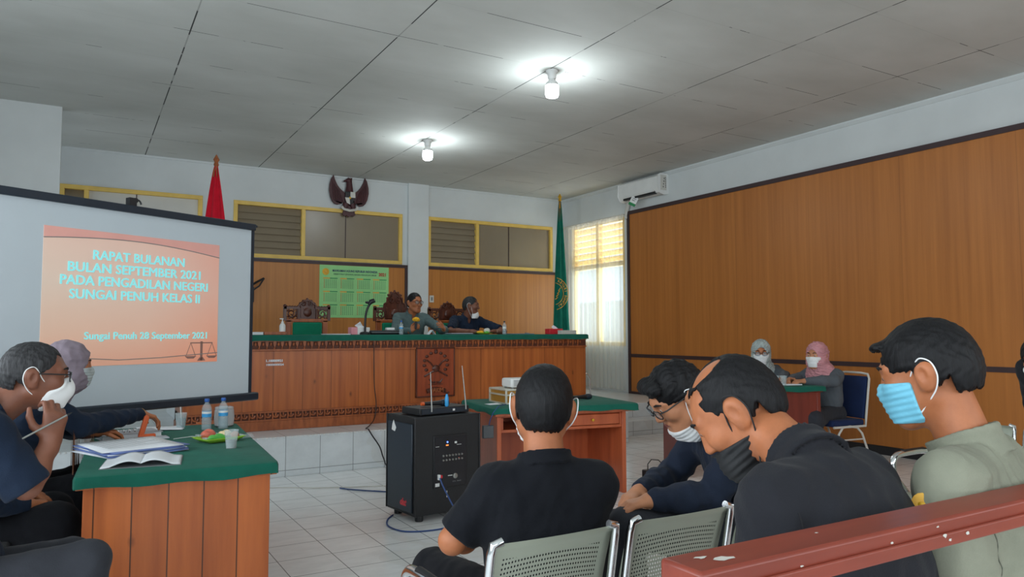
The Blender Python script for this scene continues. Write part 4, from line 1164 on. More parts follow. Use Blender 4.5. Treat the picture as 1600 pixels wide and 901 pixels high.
obj('box', MB().box(-.11, .11, -.06, .06, 0, .085), M['white'], t, .006)
obj('pink_side', MB().box(-.115, -.04, -.063, .063, .0, .086), M['pink'], t, .004)
obj('tissue', MB().grid(lambda u, v: (-.04 + .08 * u + .012 * math.sin(v * 6), -.012 + .024 * math.sin(u * 5 + v * 2), .083 + .07 * v * (1 - .6 * abs(2 * u - 1))), 8, 8), M['paper'], t, solid=.001)
t = thing('gooseneck_microphone', 'black gooseneck microphone on the judges\' bench in front of the calendar', 'microphone', (2.87, 8.27, ZB))
obj('base', MB().lathe([(.06, 0), (.062, .015), (.05, .03), (.02, .034)], n=20), M['black'], t)
obj('neck', MB().tube([(0, 0, .03), (0, 0, .13), (.005, 0, .22), (.02, -.01, .30), (.05, -.02, .36)], .014, 8), M['black'], t)
obj('head', MB().tube([(.035, -.018, .345), (.06, -.025, .385), (.10, -.03, .40)], [.014, .03, .026], 10).ball((.02, -.02, .375), (.03, .02, .016)), M['black'], t)
t = thing('black_bag', 'low black leather folder between the gooseneck microphone and the man in the suit', 'folder', (3.13, 8.36, ZB))
obj('bag_body', MB().box(-.2, .2, -.1, .1, 0, .05), M['black_soft'], t, .022, seg=3)
obj('zip', MB().box(-.18, .18, -.104, -.098, .022, .028), M['grey'], t)
t = thing('white_box', 'small white box lying on the black leather folder', 'box', (3.2, 8.33, ZB + .05))
obj('box_body', MB().box(-.05, .05, -.03, .03, 0, .032), M['white'], t, .005)
obj('box_base', MB().box(-.055, .055, -.034, .034, 0, .008), M['grey'], t)
bottle((3.30, 8.22, ZB), 'clear water bottle standing in front of the man in the suit', 'water bottles', .82, 'blue')
bottle((4.73, 8.24, ZB), 'dark-capped bottle with white label by the elbow of the navy-shirted man', 'water bottles', .84, 'black', 'white')
t = thing('tent_card', 'small white folded card beside the hand with the microphone', 'card', (3.70, 8.24, ZB))
obj('card', MB().prism([(-.045, 0), (0, .055), (.045, 0), (.042, 0), (0, .051), (-.042, 0)], -.04, .04), M['paper'], t)
t = thing('document_folder', 'flat dark document folder between the two judges', 'folder', (4.08, 8.26, ZB))
obj('cover', MB().box(-.16, .16, -.11, .11, 0, .012), plain('slate_folder', S(60, 84, 92), .5), t, .003)
obj('sheet', MB().box(-.14, .15, -.10, .09, .012, .016), M['paper'], t)
t = thing('fruit_plate', 'green plate with yellow and pale snacks in front of the navy-shirted man', 'plate', (4.44, 8.26, ZB))
obj('dish', MB().lathe([(.05, 0), (.06, .003), (.11, .018), (.112, .021), (.105, .02), (.05, .006)], n=24), M['lime'], t)
for nm, lab, dx, dy, r, mt in (('yellow_snack', 'yellow flat snack on the plate before the navy-shirted man', -.055, -.01, (.05, .035, .016), 'yellow_foam'), ('pale_snack', 'pale white snack heaped on the plate before the navy-shirted man', .045, .0, (.045, .035, .034), 'offwhite'), ('leaf_snack', 'green leaf-wrapped snack on the plate before the navy-shirted man', .01, -.05, (.035, .02, .014), 'leaf')):
    o = MB().ball((0, 0, r[2]), r, n=16, m=10); o.v = [(a, b * (1 + .12 * math.sin(a * 110)), c + .003 * math.sin(a * 140 + b * 90)) for a, b, c in o.v]
    tt = thing(nm, lab, 'snack', (4.44 + dx, 8.26 + dy, ZB + .012)); obj('filling', o, M[mt], tt)
t = thing('closed_folder', 'thin grey-blue folder right of the dark-capped bottle', 'folder', (4.95, 8.24, ZB))
obj('cover', MB().box(-.17, .17, -.11, .11, 0, .010), plain('grey_blue_folder', S(96, 122, 136), .5), t, .003)
obj('clip', MB().box(.10, .15, -.02, .02, .010, .020), M['grey'], t)
t = thing('tissue_box', 'red tissue box near the green flag at the end of the bench', 'tissue box', (5.62, 8.42, ZB))
obj('box', MB().box(-.11, .11, -.06, .06, 0, .075), M['red'], t, .006)
obj('tissue', MB().grid(lambda u, v: (-.035 + .07 * u + .01 * math.sin(v * 5), -.01 + .02 * math.sin(u * 5), .073 + .05 * v * (1 - .6 * abs(2 * u - 1))), 8, 6), M['paper'], t, solid=.001)
t = thing('white_carton', 'low white carton in front of the red tissue box', 'box', (5.70, 8.22, ZB))
obj('carton', MB().box(-.12, .12, -.05, .05, 0, .042), M['offwhite'], t, .004)
obj('lid', MB().box(-.122, .122, -.052, .052, .042, .052), M['offwhite'], t, .003)
t = thing('chrome_stand', 'bent chrome tube stand on the dais behind the end of the judges\' bench', 'stand', (6.35, 8.75, .39))
obj('leg_frame', MB().tube([(-.12, 0, .0), (-.12, 0, .34), (-.06, 0, .42), (.06, 0, .42), (.12, 0, .34), (.12, 0, 0)], .011, 8), M['chrome'], t)
obj('foot_bar', MB().tube([(-.12, -.1, .011), (-.12, .2, .011)], .011, 8).tube([(.12, -.1, .011), (.12, .2, .011)], .011, 8), M['chrome'], t)

# ------------------------------------------------------------------ on the women's table
def t3(x, y):
    c, s = math.cos(R3Z), math.sin(R3Z); return (T3[0] + c * x - s * y, T3[1] + s * x + c * y)
Z3 = .862
for (x, y, lab) in ((1.13, .16, 'clear plastic cup on the women\'s table, farther from the pink-scarfed woman'), (1.22, .16, 'clear plastic cup on the women\'s table, nearer the pink-scarfed woman')):
    p = t3(x, y); cup((p[0], p[1], Z3), lab, 0)
p = t3(1.08, .36)
t = thing('open_book', 'open white papers on the women\'s table behind the two cups', 'papers', (p[0], p[1], Z3), R3Z)
for k in range(2): obj('sheet', MB().grid(lambda u, v: (-.15 + .3 * u, -.1 + .2 * v, .003 + .005 * k + .008 * abs(2 * u - 1)), 8, 4), M['paper'], t, solid=.002)
p = t3(1.33, .22)
t = thing('white_pad', 'white writing pad under the hands of the pink-scarfed woman', 'notepad', (p[0], p[1], Z3), R3Z)
obj('pages', MB().box(-.10, .10, -.07, .07, 0, .012), M['paper'], t)
obj('cover', MB().box(-.102, .102, -.072, .072, 0, .003), M['grey'], t)

# ------------------------------------------------------------------ floor cables and adapter
def cable(label, pts, r, mat):
    # smooth the polyline (Catmull-Rom)
    P = [Vector((x, y, r + .001)) if len(q) == 2 else Vector(q) for q in pts for x, y in [q[:2]]]
    out = []
    for i in range(len(P) - 1):
        a, b, c, d = P[max(i - 1, 0)], P[i], P[i + 1], P[min(i + 2, len(P) - 1)]
        for k in range(8):
            s = k / 8
            out.append(.5 * ((2 * b) + (c - a) * s + (2 * a - 5 * b + 4 * c - d) * s * s + (3 * b - a - 3 * c + d) * s ** 3))
    out.append(P[-1])
    o = obj('floor_cable', MB().tube(out, r, 6), mat)
    return tag(o, label, 'cable')
cable('blue cable plugged into the speaker panel and looping over the floor', [(2.365, 5.095, .315), (2.38, 5.06, .25), (2.43, 5.0, .12), (2.47, 4.95, .03), (2.40, 4.90), (2.2, 4.86), (2.02, 4.93), (1.97, 5.12), (2.03, 5.30), (2.12, 5.42)], .006, M['cable_blue'])
cable('dark blue cable running along the floor behind the speaker', [(2.07, 6.60), (2.12, 6.51), (2.25, 6.36), (2.42, 6.20), (2.62, 6.05), (2.9, 5.95)], .006, M['cable_blue'])
cable('cream flat cable across the tiles towards the desk', [(1.0, 7.1), (1.57, 6.93), (1.9, 6.72), (2.3, 6.55), (2.7, 6.42), (3.0, 6.38)], .004, M['offwhite'])
cable('black cable hanging down the front of the dais behind the speaker', [(2.62, 7.42, .41), (2.66, 7.405, .34), (2.74, 7.40, .22), (2.78, 7.39, .10), (2.82, 7.33), (3.0, 7.2)], .007, M['black'])
cable('black cable running down the front of the judges\' bench', [(2.86, 7.94, 1.32), (2.87, 7.955, 1.0), (2.88, 7.96, .8), (2.9, 7.955, .6), (2.87, 7.93, .45), (2.75, 7.75, .40), (2.64, 7.55, .40), (2.62, 7.44, .41)], .005, M['black'])
cable('white cable by the black adapter on the floor', [(4.3, 5.9), (4.45, 5.7), (4.6, 5.62), (4.8, 5.5), (5.0, 5.35)], .005, M['white'])
t = thing('power_strip', 'dark flat power strip on the floor beside the desk leg', 'power strip', (4.62, 5.33, 0), -.1)
obj('strip', MB().box(-.16, .16, -.04, .04, 0, .018), M['navy_metal'], t, .006)
obj('outlet_row', MB().box(-.12, .12, -.02, .02, .018, .022), M['black'], t)
t = thing('plug_adapter', 'black plug-in adapter standing on the floor power strip', 'adapter', (4.60, 5.33, .022), -.1)
obj('adapter_body', MB().box(-.045, .045, -.035, .035, 0, .11), M['black'], t, .008)
obj('lead', MB().tube([(0, 0, .105), (.0, 0, .16), (.04, .0, .20), (.12, 0, .19), (.22, 0, .10), (.30, .02, .01)], .005, 6), M['black'], t)

# ------------------------------------------------------------------ people: smooth-blended distance fields turned into meshes
f32 = np.float32
class Field:
    def __init__(s, lo, hi, h):
        s.lo = np.array(lo, f32); s.h = f32(h)
        s.n = np.ceil((np.array(hi) - np.array(lo)) / h).astype(int) + 1
        s.F = np.full(s.n, 1.0, f32)
    def sub(s, lo, hi):
        i0 = np.clip(np.floor((np.array(lo) - s.lo) / s.h).astype(int), 0, s.n - 1)
        i1 = np.clip(np.ceil((np.array(hi) - s.lo) / s.h).astype(int) + 1, 1, s.n)
        i1 = np.maximum(i1, i0 + 1)
        ax = [(s.lo[k] + s.h * np.arange(i0[k], i1[k])).astype(f32) for k in range(3)]
        return tuple(slice(a, b) for a, b in zip(i0, i1)), ax[0][:, None, None], ax[1][None, :, None], ax[2][None, None, :]
    def put(s, d, sl, k, mode):
        A = s.F[sl]
        if mode == 'u':
            if k > 0:
                h = np.maximum(k - np.abs(A - d), 0) / k; s.F[sl] = np.minimum(A, d) - h * h * (k / 4)
            else: s.F[sl] = np.minimum(A, d)
        elif mode == 's':
            d = -d
            if k > 0:
                h = np.maximum(k - np.abs(A - d), 0) / k; s.F[sl] = np.maximum(A, d) + h * h * (k / 4)
            else: s.F[sl] = np.maximum(A, d)
    def cone(s, a, b, ra, rb, k=.02, mode='u'):
        a = np.array(a, f32); b = np.array(b, f32); r = max(ra, rb) + k + 2.5 * s.h
        sl, X, Y, Z = s.sub(np.minimum(a, b) - r, np.maximum(a, b) + r)
        ba = b - a; L = max(float(ba @ ba), 1e-9)
        x, y, z = X - a[0], Y - a[1], Z - a[2]
        t = np.clip((x * ba[0] + y * ba[1] + z * ba[2]) / L, 0, 1)
        d = np.sqrt((x - t * ba[0]) ** 2 + (y - t * ba[1]) ** 2 + (z - t * ba[2]) ** 2) - (ra + (rb - ra) * t)
        s.put(d.astype(f32), sl, k, mode)
    def ell(s, c, r, Rm=None, k=.02, mode='u'):
        c = np.array(c, f32); r = np.array(r, f32); m = float(r.max()) + k + 2.5 * s.h
        sl, X, Y, Z = s.sub(c - m, c + m)
        x, y, z = X - c[0], Y - c[1], Z - c[2]
        if Rm is not None:
            x, y, z = (x * Rm[0, 0] + y * Rm[1, 0] + z * Rm[2, 0], x * Rm[0, 1] + y * Rm[1, 1] + z * Rm[2, 1], x * Rm[0, 2] + y * Rm[1, 2] + z * Rm[2, 2])
        k0 = np.sqrt((x / r[0]) ** 2 + (y / r[1]) ** 2 + (z / r[2]) ** 2)
        k1 = np.sqrt((x / r[0] ** 2) ** 2 + (y / r[1] ** 2) ** 2 + (z / r[2] ** 2) ** 2) + 1e-6
        s.put((k0 * (k0 - 1) / k1).astype(f32), sl, k, mode)
    def grid(s):
        return s.sub(s.lo, s.lo + s.h * s.n)[1:]
    def keep(s, d):
        s.F = np.maximum(s.F, d.astype(f32))
    def folds(s, amp, wl, seed, aniso=(1, 1, 1)):
        X, Y, Z = s.grid(); rn = np.random.RandomState(seed)
        acc = 0
        for i in range(5):
            v = rn.normal(size=3); v /= np.linalg.norm(v); kk = 2 * np.pi / (wl * rn.uniform(.7, 1.6)); v = v * kk * np.array(aniso)
            u = rn.normal(size=3) * 2 * np.pi / (wl * 2.6)
            ph = (X * v[0] + Y * v[1] + Z * v[2] + rn.uniform(0, 6) + 1.1 * np.sin(X * u[0] + Y * u[1] + Z * u[2])).astype(f32)
            acc = acc + (np.abs(np.sin(ph)) - .6)
        s.F += (amp * acc / 2.0).astype(f32)
    def mesh(s, smooth=1):
        F, lo, h = s.F, s.lo, s.h
        F[0] = F[-1] = 1; F[:, 0] = F[:, -1] = 1; F[:, :, 0] = F[:, :, -1] = 1
        S_ = F < 0
        o8 = [(i, j, k) for i in (0, 1) for j in (0, 1) for k in (0, 1)]
        n = np.array(F.shape) - 1
        cnt = np.zeros(n, np.int8)
        for o in o8: cnt += S_[o[0]:o[0] + n[0], o[1]:o[1] + n[1], o[2]:o[2] + n[2]]
        act = (cnt > 0) & (cnt < 8)
        idx = np.argwhere(act); N = len(idx)
        ids = np.full(n, -1, np.int32); ids[act] = np.arange(N)
        val = [F[idx[:, 0] + o[0], idx[:, 1] + o[1], idx[:, 2] + o[2]] for o in o8]
        P = np.zeros((N, 3), f32); w = np.zeros(N, f32)
        for a in range(8):
            for b in range(a + 1, 8):
                if sum(abs(o8[a][q] - o8[b][q]) for q in range(3)) != 1: continue
                m = (val[a] < 0) != (val[b] < 0)
                t = np.where(m, val[a] / np.where(m, val[a] - val[b], 1), 0)
                pa = np.array(o8[a], f32); pb = np.array(o8[b], f32)
                P += np.where(m[:, None], pa + (pb - pa) * t[:, None], 0); w += m
        P = lo + h * (idx + P / w[:, None])
        Q = []
        for ax in range(3):
            u, v = (ax + 1) % 3, (ax + 2) % 3
            s0 = [slice(None)] * 3; s1 = [slice(None)] * 3
            s0[ax] = slice(0, -1); s1[ax] = slice(1, None)
            A = S_[tuple(s0)]; Bq = S_[tuple(s1)]
            e = np.argwhere(A != Bq)
            e = e[(e[:, u] > 0) & (e[:, v] > 0) & (e[:, u] < n[u]) & (e[:, v] < n[v])]
            flip = A[e[:, 0], e[:, 1], e[:, 2]]
            q = []
            for du, dv in ((-1, -1), (0, -1), (0, 0), (-1, 0)):
                c = e.copy(); c[:, u] += du; c[:, v] += dv
                q.append(ids[c[:, 0], c[:, 1], c[:, 2]])
            q = np.stack(q, 1)
            q[~flip] = q[~flip][:, ::-1]
            Q.append(q)
        Q = np.concatenate(Q)
        for it in range(smooth):
            acc = np.zeros_like(P); c = np.zeros(N, f32)
            for a in range(4):
                i, j = Q[:, a], Q[:, (a + 1) % 4]
                for dim in range(3):
                    acc[:, dim] += np.bincount(i, P[j, dim], N) + np.bincount(j, P[i, dim], N)
                c += np.bincount(i, minlength=N) + np.bincount(j, minlength=N)
            P = P * .45 + .55 * (acc / np.maximum(c, 1)[:, None]).astype(f32)
        return P, Q
def keep_largest(P, Q, most=1):
    N = len(P); par = np.arange(N)
    E = np.concatenate([Q[:, [0, 1]], Q[:, [1, 2]], Q[:, [2, 3]]])
    for _ in range(200):
        m = np.minimum(par[E[:, 0]], par[E[:, 1]])
        new = par.copy(); np.minimum.at(new, E[:, 0], m); np.minimum.at(new, E[:, 1], m)
        new = new[new]; new = new[new]
        if (new == par).all(): break
        par = new
    lab, c = np.unique(par, return_counts=True)
    good = lab[np.argsort(-c)[:most]]
    ok = np.isin(par, good)
    mp = np.cumsum(ok) - 1
    Q = Q[ok[Q[:, 0]]]
    return P[ok], mp[Q]
def mesh_obj(name, PQ, mat, parent=None, most=1):
    P, Q = keep_largest(*PQ, most)
    me = bpy.data.meshes.new(name)
    me.vertices.add(len(P)); me.vertices.foreach_set('co', P.astype(f32).ravel())
    me.loops.add(4 * len(Q)); me.loops.foreach_set('vertex_index', Q.astype(np.int32).ravel())
    me.polygons.add(len(Q)); me.polygons.foreach_set('loop_start', np.arange(0, 4 * len(Q), 4, dtype=np.int32))
    me.polygons.foreach_set('use_smooth', np.ones(len(Q), bool))
    me.update(calc_edges=True); me.validate()
    o = bpy.data.objects.new(name, me); COL.objects.link(o)
    me.materials.append(mat)
    if parent: o.parent = parent
    return o

def skin_mat(name, c):
    m = NT(name); v = m.coord()
    f = m.noise(v, 18, 5); a = (c[0] * .86, c[1] * .82, c[2] * .8, 1); b = (min(1, c[0] * 1.12), c[1] * 1.1, c[2] * 1.08, 1)
    m.col(m.ramp(f, [(.3, a), (.7, b)])); m.bump(m.noise(v, 260, 3), .12, .002)
    m.b.inputs['Subsurface Weight'].default_value = .06
    m.b.inputs['Subsurface Radius'].default_value = (.012, .005, .003)
    return m.set(.5, 0, .4)
def hair_mat(name, c, c2):
    m = NT(name); v = m.coord((160, 160, 22))
    f = m.noise(v, 1.0, 5, .6); m.col(m.ramp(f, [(.3, c), (.75, c2)])); m.bump(f, .6, .004)
    return m.set(.55, 0, .25)
M['skin'] = skin_mat('skin_brown', S(172, 108, 72))
M['skin_dark'] = skin_mat('skin_dark_brown', S(122, 78, 60))
M['skin_pale'] = skin_mat('skin_light_brown', S(190, 132, 98))
M['hair'] = hair_mat('black_hair', S(8, 8, 10), S(22, 22, 25))
M['hair_grey'] = hair_mat('greying_hair', S(18, 18, 20), S(64, 64, 66))
M['lips'] = plain('lips', S(128, 70, 62), .45)
def cloth(name, c, var=.1): return fabric(name, c, var, 900, .2, .9)
M['c_black'] = cloth('black_polo_cloth', S(17, 19, 25))
M['c_black2'] = cloth('black_shirt_cloth', S(34, 35, 40))
M['c_navy'] = cloth('dark_navy_cloth', S(34, 42, 58))
M['c_navy2'] = cloth('navy_cloth', S(24, 36, 54))
M['c_suit'] = cloth('grey_green_suit', S(86, 104, 104))
M['c_uniform'] = cloth('grey_green_uniform', S(134, 136, 120))
M['c_grey'] = cloth('slate_uniform', S(86, 92, 98))
M['c_trous'] = cloth('dark_trousers', S(17, 18, 23))
M['c_trous2'] = cloth('charcoal_trousers', S(52, 54, 60))
M['c_hij_grey'] = cloth('grey_green_scarf', S(164, 174, 172), .22)
M['c_hij_pink'] = cloth('dusty_pink_scarf', S(196, 140, 146), .14)
M['c_hij_mauve'] = cloth('mauve_grey_scarf', S(132, 120, 130), .12)
M['c_hij_maroon'] = cloth('maroon_scarf', S(112, 62, 78), .12)
M['m_white'] = plain('white_mask', S(232, 234, 234), .8, var=.03)
M['m_blue'] = plain('light_blue_mask', S(122, 200, 226), .8, var=.05)
M['m_black'] = plain('black_mask', S(24, 25, 28), .7)
M['m_grey'] = plain('grey_mask', S(170, 178, 178), .8)
M['shoe'] = plain('black_shoe', S(18, 18, 20), .35)
M['lens'] = glass('spectacle_lens', (.9, .93, .95, 1), .12, .03)

def rotm(yaw=0, pitch=0, roll=0):
    """columns: right, forward, up. yaw turns left, pitch bows down, roll tilts to the right (degrees)"""
    a, b, c = (math.radians(q) for q in (yaw, -pitch, roll))
    Z = np.array([[math.cos(a), -math.sin(a), 0], [math.sin(a), math.cos(a), 0], [0, 0, 1]])
    X = np.array([[1, 0, 0], [0, math.cos(b), -math.sin(b)], [0, math.sin(b), math.cos(b)]])
    Y = np.array([[math.cos(c), 0, math.sin(c)], [0, 1, 0], [-math.sin(c), 0, math.cos(c)]])
    return Z @ X @ Y

def face(F, O, R, s, g=0.0, ears=True, detail=True):
    """head in its own frame: origin between the ears, x right, y forward, z up"""
    w = lambda p: O + R @ (np.array(p) * s)
    E = lambda c, r, k=.02, mode='u': F.ell(w(c), [q * s + g for q in r], R, k * s, mode)
    C = lambda a, b, ra, rb, k=.012, mode='u': F.cone(w(a), w(b), ra * s + g, rb * s + g, k * s, mode)
    E((0, -.012, .040), (.074, .094, .086), .01)
    E((0, .030, .012), (.066, .066, .075), .03)
    E((0, .028, -.045), (.056, .060, .066), .03)
    E((0, .070, -.088), (.026, .022, .022), .03)
    for q in (-1, 1):
        C((q * .052, .0, -.045), (q * .020, .072, -.092), .020, .018, .03)
        E((q * .043, .062, -.012), (.026, .028, .026), .02)
        C((q * .012, .089, .040), (q * .048, .074, .036), .011, .009, .014)
        if detail:
            E((q * .033, .097, .019), (.020, .014, .012), .012, 's')
            E((q * .032, .080, .018), (.017, .0135, .0125), .006)
    C((0, .092, .024), (0, .108, -.018), .009, .0125, .012)
    for q in (-1, 1): E((q * .012, .100, -.022), (.0095, .011, .009), .008)
    if detail:
        C((-.018, .090, -.050), (.018, .090, -.050), .0075, .0075, .006)
        C((-.015, .088, -.061), (.015, .088, -.061), .0085, .0085, .006)
        C((-.022, .100, -.0555), (.022, .100, -.0555), .0022, .0022, .003, 's')
    if ears:
        for q in (-1, 1):
            E((q * .080, -.012, .0), (.012, .024, .037), .008)
            E((q * .084, -.017, .012), (.013, .022, .024), .008)
            E((q * .094, -.008, .004), (.007, .010, .017), .004, 's')
            E((q * .074, -.002, -.026), (.009, .010, .010), .008)
    return w

def hand(F, wrist, f, n, side, curl=(20, 25, 15), sc=1.0, thumb=None, k=.010):
    """five separate fingers; f = finger direction, n = palm normal, side = +1 right / -1 left"""
    f = np.array(f, float); f /= np.linalg.norm(f); n = np.array(n, float); n -= f * (n @ f); n /= np.linalg.norm(n)
    t = np.cross(f, n) * side; W0 = np.array(wrist, float)
    if not isinstance(curl[0], (tuple, list)): curl = [curl] * 4
    def rot(v, ang):  # from f towards n
        a = math.radians(ang); return f * math.cos(a) + n * math.sin(a) if v is None else v
    off = (.027, .0095, -.0085, -.0255); plen = (.088, .092, .087, .079)
    L = ((.042, .025, .020), (.046, .029, .021), (.043, .027, .020), (.033, .020, .018))
    F.cone(W0 - f * .02 * sc, W0 + f * .02 * sc, .026 * sc, .026 * sc, .02)
    for i in range(4):
        a = W0 + (f * .012 + t * off[i] * .55) * sc; b = W0 + (f * plen[i] + t * off[i]) * sc
        F.cone(a, b, .015 * sc, .0118 * sc, .014)
        p = b; ang = 0
        for j in range(3):
            ang += curl[i][j]
            sp = t * (off[i] * .9) * max(0, math.cos(math.radians(ang)))
            q = p + (rot(None, ang) + sp * 2.0) * L[i][j] * sc
            F.cone(p, q, (.0098 - .0009 * j) * sc, (.0092 - .0011 * j) * sc, .003)
            p = q
    th = thumb or ((.55, .75, .25), (.85, .35, .45), (.95, .05, .35))
    p = W0 + (f * .022 + t * .020) * sc
    for j, (Lj, ra, rb) in enumerate(((.045, .0165, .0128), (.033, .0118, .0105), (.026, .0105, .0082))):
        dv = f * th[j][0] + t * th[j][1] + n * th[j][2]; dv /= np.linalg.norm(dv)
        q = p + dv * Lj * sc; F.cone(p, q, ra * sc, rb * sc, .008 if j == 0 else .004); p = q
    return p

def skull(F, O, R, s, g, k=.012):
    w = lambda p: O + R @ (np.array(p) * s)
    F.ell(w((0, -.012, .040)), [.074 * s + g, .094 * s + g, .086 * s + g], R, k)
    F.ell(w((0, -.035, .0)), [.066 * s + g, .070 * s + g, .072 * s + g], R, .03)
    return w

def person(label, loc, az, P):
    """seated figure; local frame: origin on the floor under the pelvis, y forward, x to the figure's right"""
    seat = P.get('seat', .45); s = P.get('s', 1.0); sw = P.get('sw', .178); h = P.get('h', .005)
    lean, side, twist = P.get('lean', 6), P.get('side', 0), P.get('twist', 0)
    pel = np.array([0, 0, seat + .10]); T = rotm(twist, lean, side)
    up = lambda x, y, z: pel + T @ np.array([x, y, z])
    tl = P.get('torso', .50)
    hy, hp, hr = P.get('head', (0, 0, 0)); Rh = rotm(hy, hp, hr)
    nf = P.get('neck', (.0, .045, .150))
    loc = list(loc)
    ca, sa = math.cos(math.radians(az)), math.sin(math.radians(az))
    if 'head_at' in P:      # slide the figure so that the point between its ears comes to the given place
        hx, hyy, hz = P['head_at']
        for _ in range(3):
            O = up(0, 0, tl) + T @ np.array(nf) + (Rh @ np.array([0, .018, .03]) - np.array([0, .018, .03])) * .8
            tl += (hz - loc[2] - O[2]) / T[2, 2]
        O = up(0, 0, tl) + T @ np.array(nf) + (Rh @ np.array([0, .018, .03]) - np.array([0, .018, .03])) * .8
        loc[0] = hx - (ca * O[0] + sa * O[1]); loc[1] = hyy - (-sa * O[0] + ca * O[1])
    nb = up(0, .0, tl)
    O = nb + T @ np.array(nf) + (Rh @ np.array([0, .018, .03]) - np.array([0, .018, .03])) * .8
    P = dict(P)
    def toloc(p):
        dx, dy = p[0] - loc[0], p[1] - loc[1]
        return (ca * dx - sa * dy, sa * dx + ca * dy, p[2] - loc[2])
    def todir(d): return (ca * d[0] - sa * d[1], sa * d[0] + ca * d[1], d[2])
    if P.get('world'):
        for k_ in ('elbR', 'elbL', 'wrR', 'wrL', 'kneeR', 'kneeL', 'footR', 'footL'):
            if k_ in P: P[k_] = toloc(P[k_])
        for k_ in ('handR', 'handL'):
            if k_ in P:
                P[k_] = dict(P[k_])
                for q_ in ('f', 'n'):
                    if q_ in P[k_]: P[k_][q_] = todir(P[k_][q_])
    shr = {q: up(q * sw, P.get('shy', 0.0), tl - P.get('shd', .068)) for q in (1, -1)}
    hips = {q: pel + np.array([q * .09, .02, -.01]) for q in (1, -1)}
    kn = {1: np.array(P.get('kneeR', (.13, .46, seat + .07))), -1: np.array(P.get('kneeL', (-.13, .46, seat + .07)))}
    an = {1: np.array(P.get('footR', (.14, .44, .085))), -1: np.array(P.get('footL', (-.14, .44, .085)))}
    el = {1: np.array(P.get('elbR', (.27, .10, .68))), -1: np.array(P.get('elbL', (-.27, .10, .68)))}
    wr = {1: np.array(P.get('wrR', (.13, .34, .63))), -1: np.array(P.get('wrL', (-.13, .34, .63)))}
    hd = {1: P.get('handR', {}), -1: P.get('handL', {})}
    fat = P.get('fat', 1.0); belly = P.get('belly', 1.0)
    allp = [O + [.16, .16, .17], O - [.16, .16, .17], pel - .2, pel + .2] + list(shr.values()) + list(kn.values()) + list(an.values()) + list(el.values()) + [p for p in wr.values()] + [wr[q] + np.array(hd[q].get('f', (0, 1, 0))) * .2 for q in (1, -1)]
    lo = np.min(allp, 0) - .13; hi = np.max(allp, 0) + .13; lo[2] = -.02
    # ---- the body
    F = Field(lo, hi, h)
    neck_top = O + Rh @ (np.array([0, -.022, -.045]) * s)
    nr = P.get('neckr', .056)
    F.cone(neck_top, nb + T @ np.array([0, -.005, -.03]), nr, nr + .006, .02)
    F.ell(up(0, .0, tl - .20), [.125 * fat, .078 * fat, .14], T, .03)
    F.ell(up(0, .01, .13), [.12 * fat, .08 * fat * belly, .15], T, .05)
    F.ell(pel, [.13, .09, .085], None, .04)
    F.cone(shr[1] * .8 + shr[-1] * .2, shr[1] * .2 + shr[-1] * .8, .045, .045, .03)
    for q in (1, -1):
        F.cone(nb + T @ np.array([0, -.005, -.05]), shr[q], .036, .040, .03)
        F.cone(shr[q], el[q], .046, .040, .02)
        F.cone(el[q], el[q] + (wr[q] - el[q]) * .35, .041, .042, .02)
        F.cone(el[q] + (wr[q] - el[q]) * .35, wr[q], .042, .026, .02)
        F.cone(hips[q], kn[q], .066, .048, .03); F.cone(kn[q], an[q], .046, .034, .02)
        F.cone(an[q], an[q] + np.array([0, .15, -.045]), .034, .024, .02)
        dflt = (wr[q] - el[q]) * np.array([1, 1, .4])
        hand(F, wr[q], hd[q].get('f', dflt / np.linalg.norm(dflt)), hd[q].get('n', (0, 0, -1)), q, hd[q].get('curl', (22, 28, 18)), hd[q].get('sc', 1.0), hd[q].get('thumb'))
    face(F, O, Rh, s)
    body = mesh_obj('person', F.mesh(1), M[P.get('skin', 'skin')])
    print('PERSON', label[:30], [round(q, 2) for q in loc], 'torso', round(tl, 2), 'sh', nb.round(2), shr[1].round(2), 'el', el[1].round(2), el[-1].round(2))
    body.location = loc; body.rotation_euler = (0, 0, -math.radians(az))
    tag(body, label, 'person', P.get('group'))
    W_ = lambda p: O + Rh @ (np.array(p) * s)
    HT = Matrix(((*[float(q) for q in Rh[0]], float(O[0])), (*[float(q) for q in Rh[1]], float(O[1])), (*[float(q) for q in Rh[2]], float(O[2])), (0, 0, 0, 1))) @ Matrix.Scale(s, 4)
    # ---- eyes and brows
    for q in (1, -1):
        e = obj('eye', MB().ball((q * .032, .0815, .0175), (.0125, .0125, .0105), HT, 12, 8), M['eye_white'], body)
        obj('iris', MB().ball((q * .032, .0905, .0165), (.0055, .0045, .0055), HT, 10, 6), M['iris'], e)
        obj('eyebrow', MB().tube([(q * .015, .099, .040), (q * .032, .096, .045), (q * .050, .084, .040)], [.0032, .0042, .002], 6, T=HT), M['hair'], body)
    if not P.get('mask') or P.get('mask_low'):
        obj('mouth', MB().tube([(-.021, .0945, -.0545), (-.008, .099, -.054), (.008, .099, -.054), (.021, .0945, -.0545)], [.002, .0045, .0045, .002], 6, T=HT), M['lips'], body)
    # ---- upper garment
    c = P.get('loose', .016)
    slv = P.get('sleeve', 'short')
    G = Field(lo, hi, max(h, .006))
    hu = P.get('hunch', 0.0)
    G.ell(up(0, .005 - .02 * hu, tl - .20), [.150 * fat + c, .100 * fat + c, .165], T, .03)
    G.ell(up(0, .015, .13), [.145 * fat + c, .105 * fat * belly + c, .16], T, .06)
    G.ell(pel + np.array([0, 0, -.01]), [.16 * fat + c * .6, .125 * fat + c * .6, .075], None, .05)
    if hu: G.ell(up(0, -.055 * hu, tl - .17), [.15 * fat, .085, .17], T, .06)
    mid = (shr[1] + shr[-1]) / 2
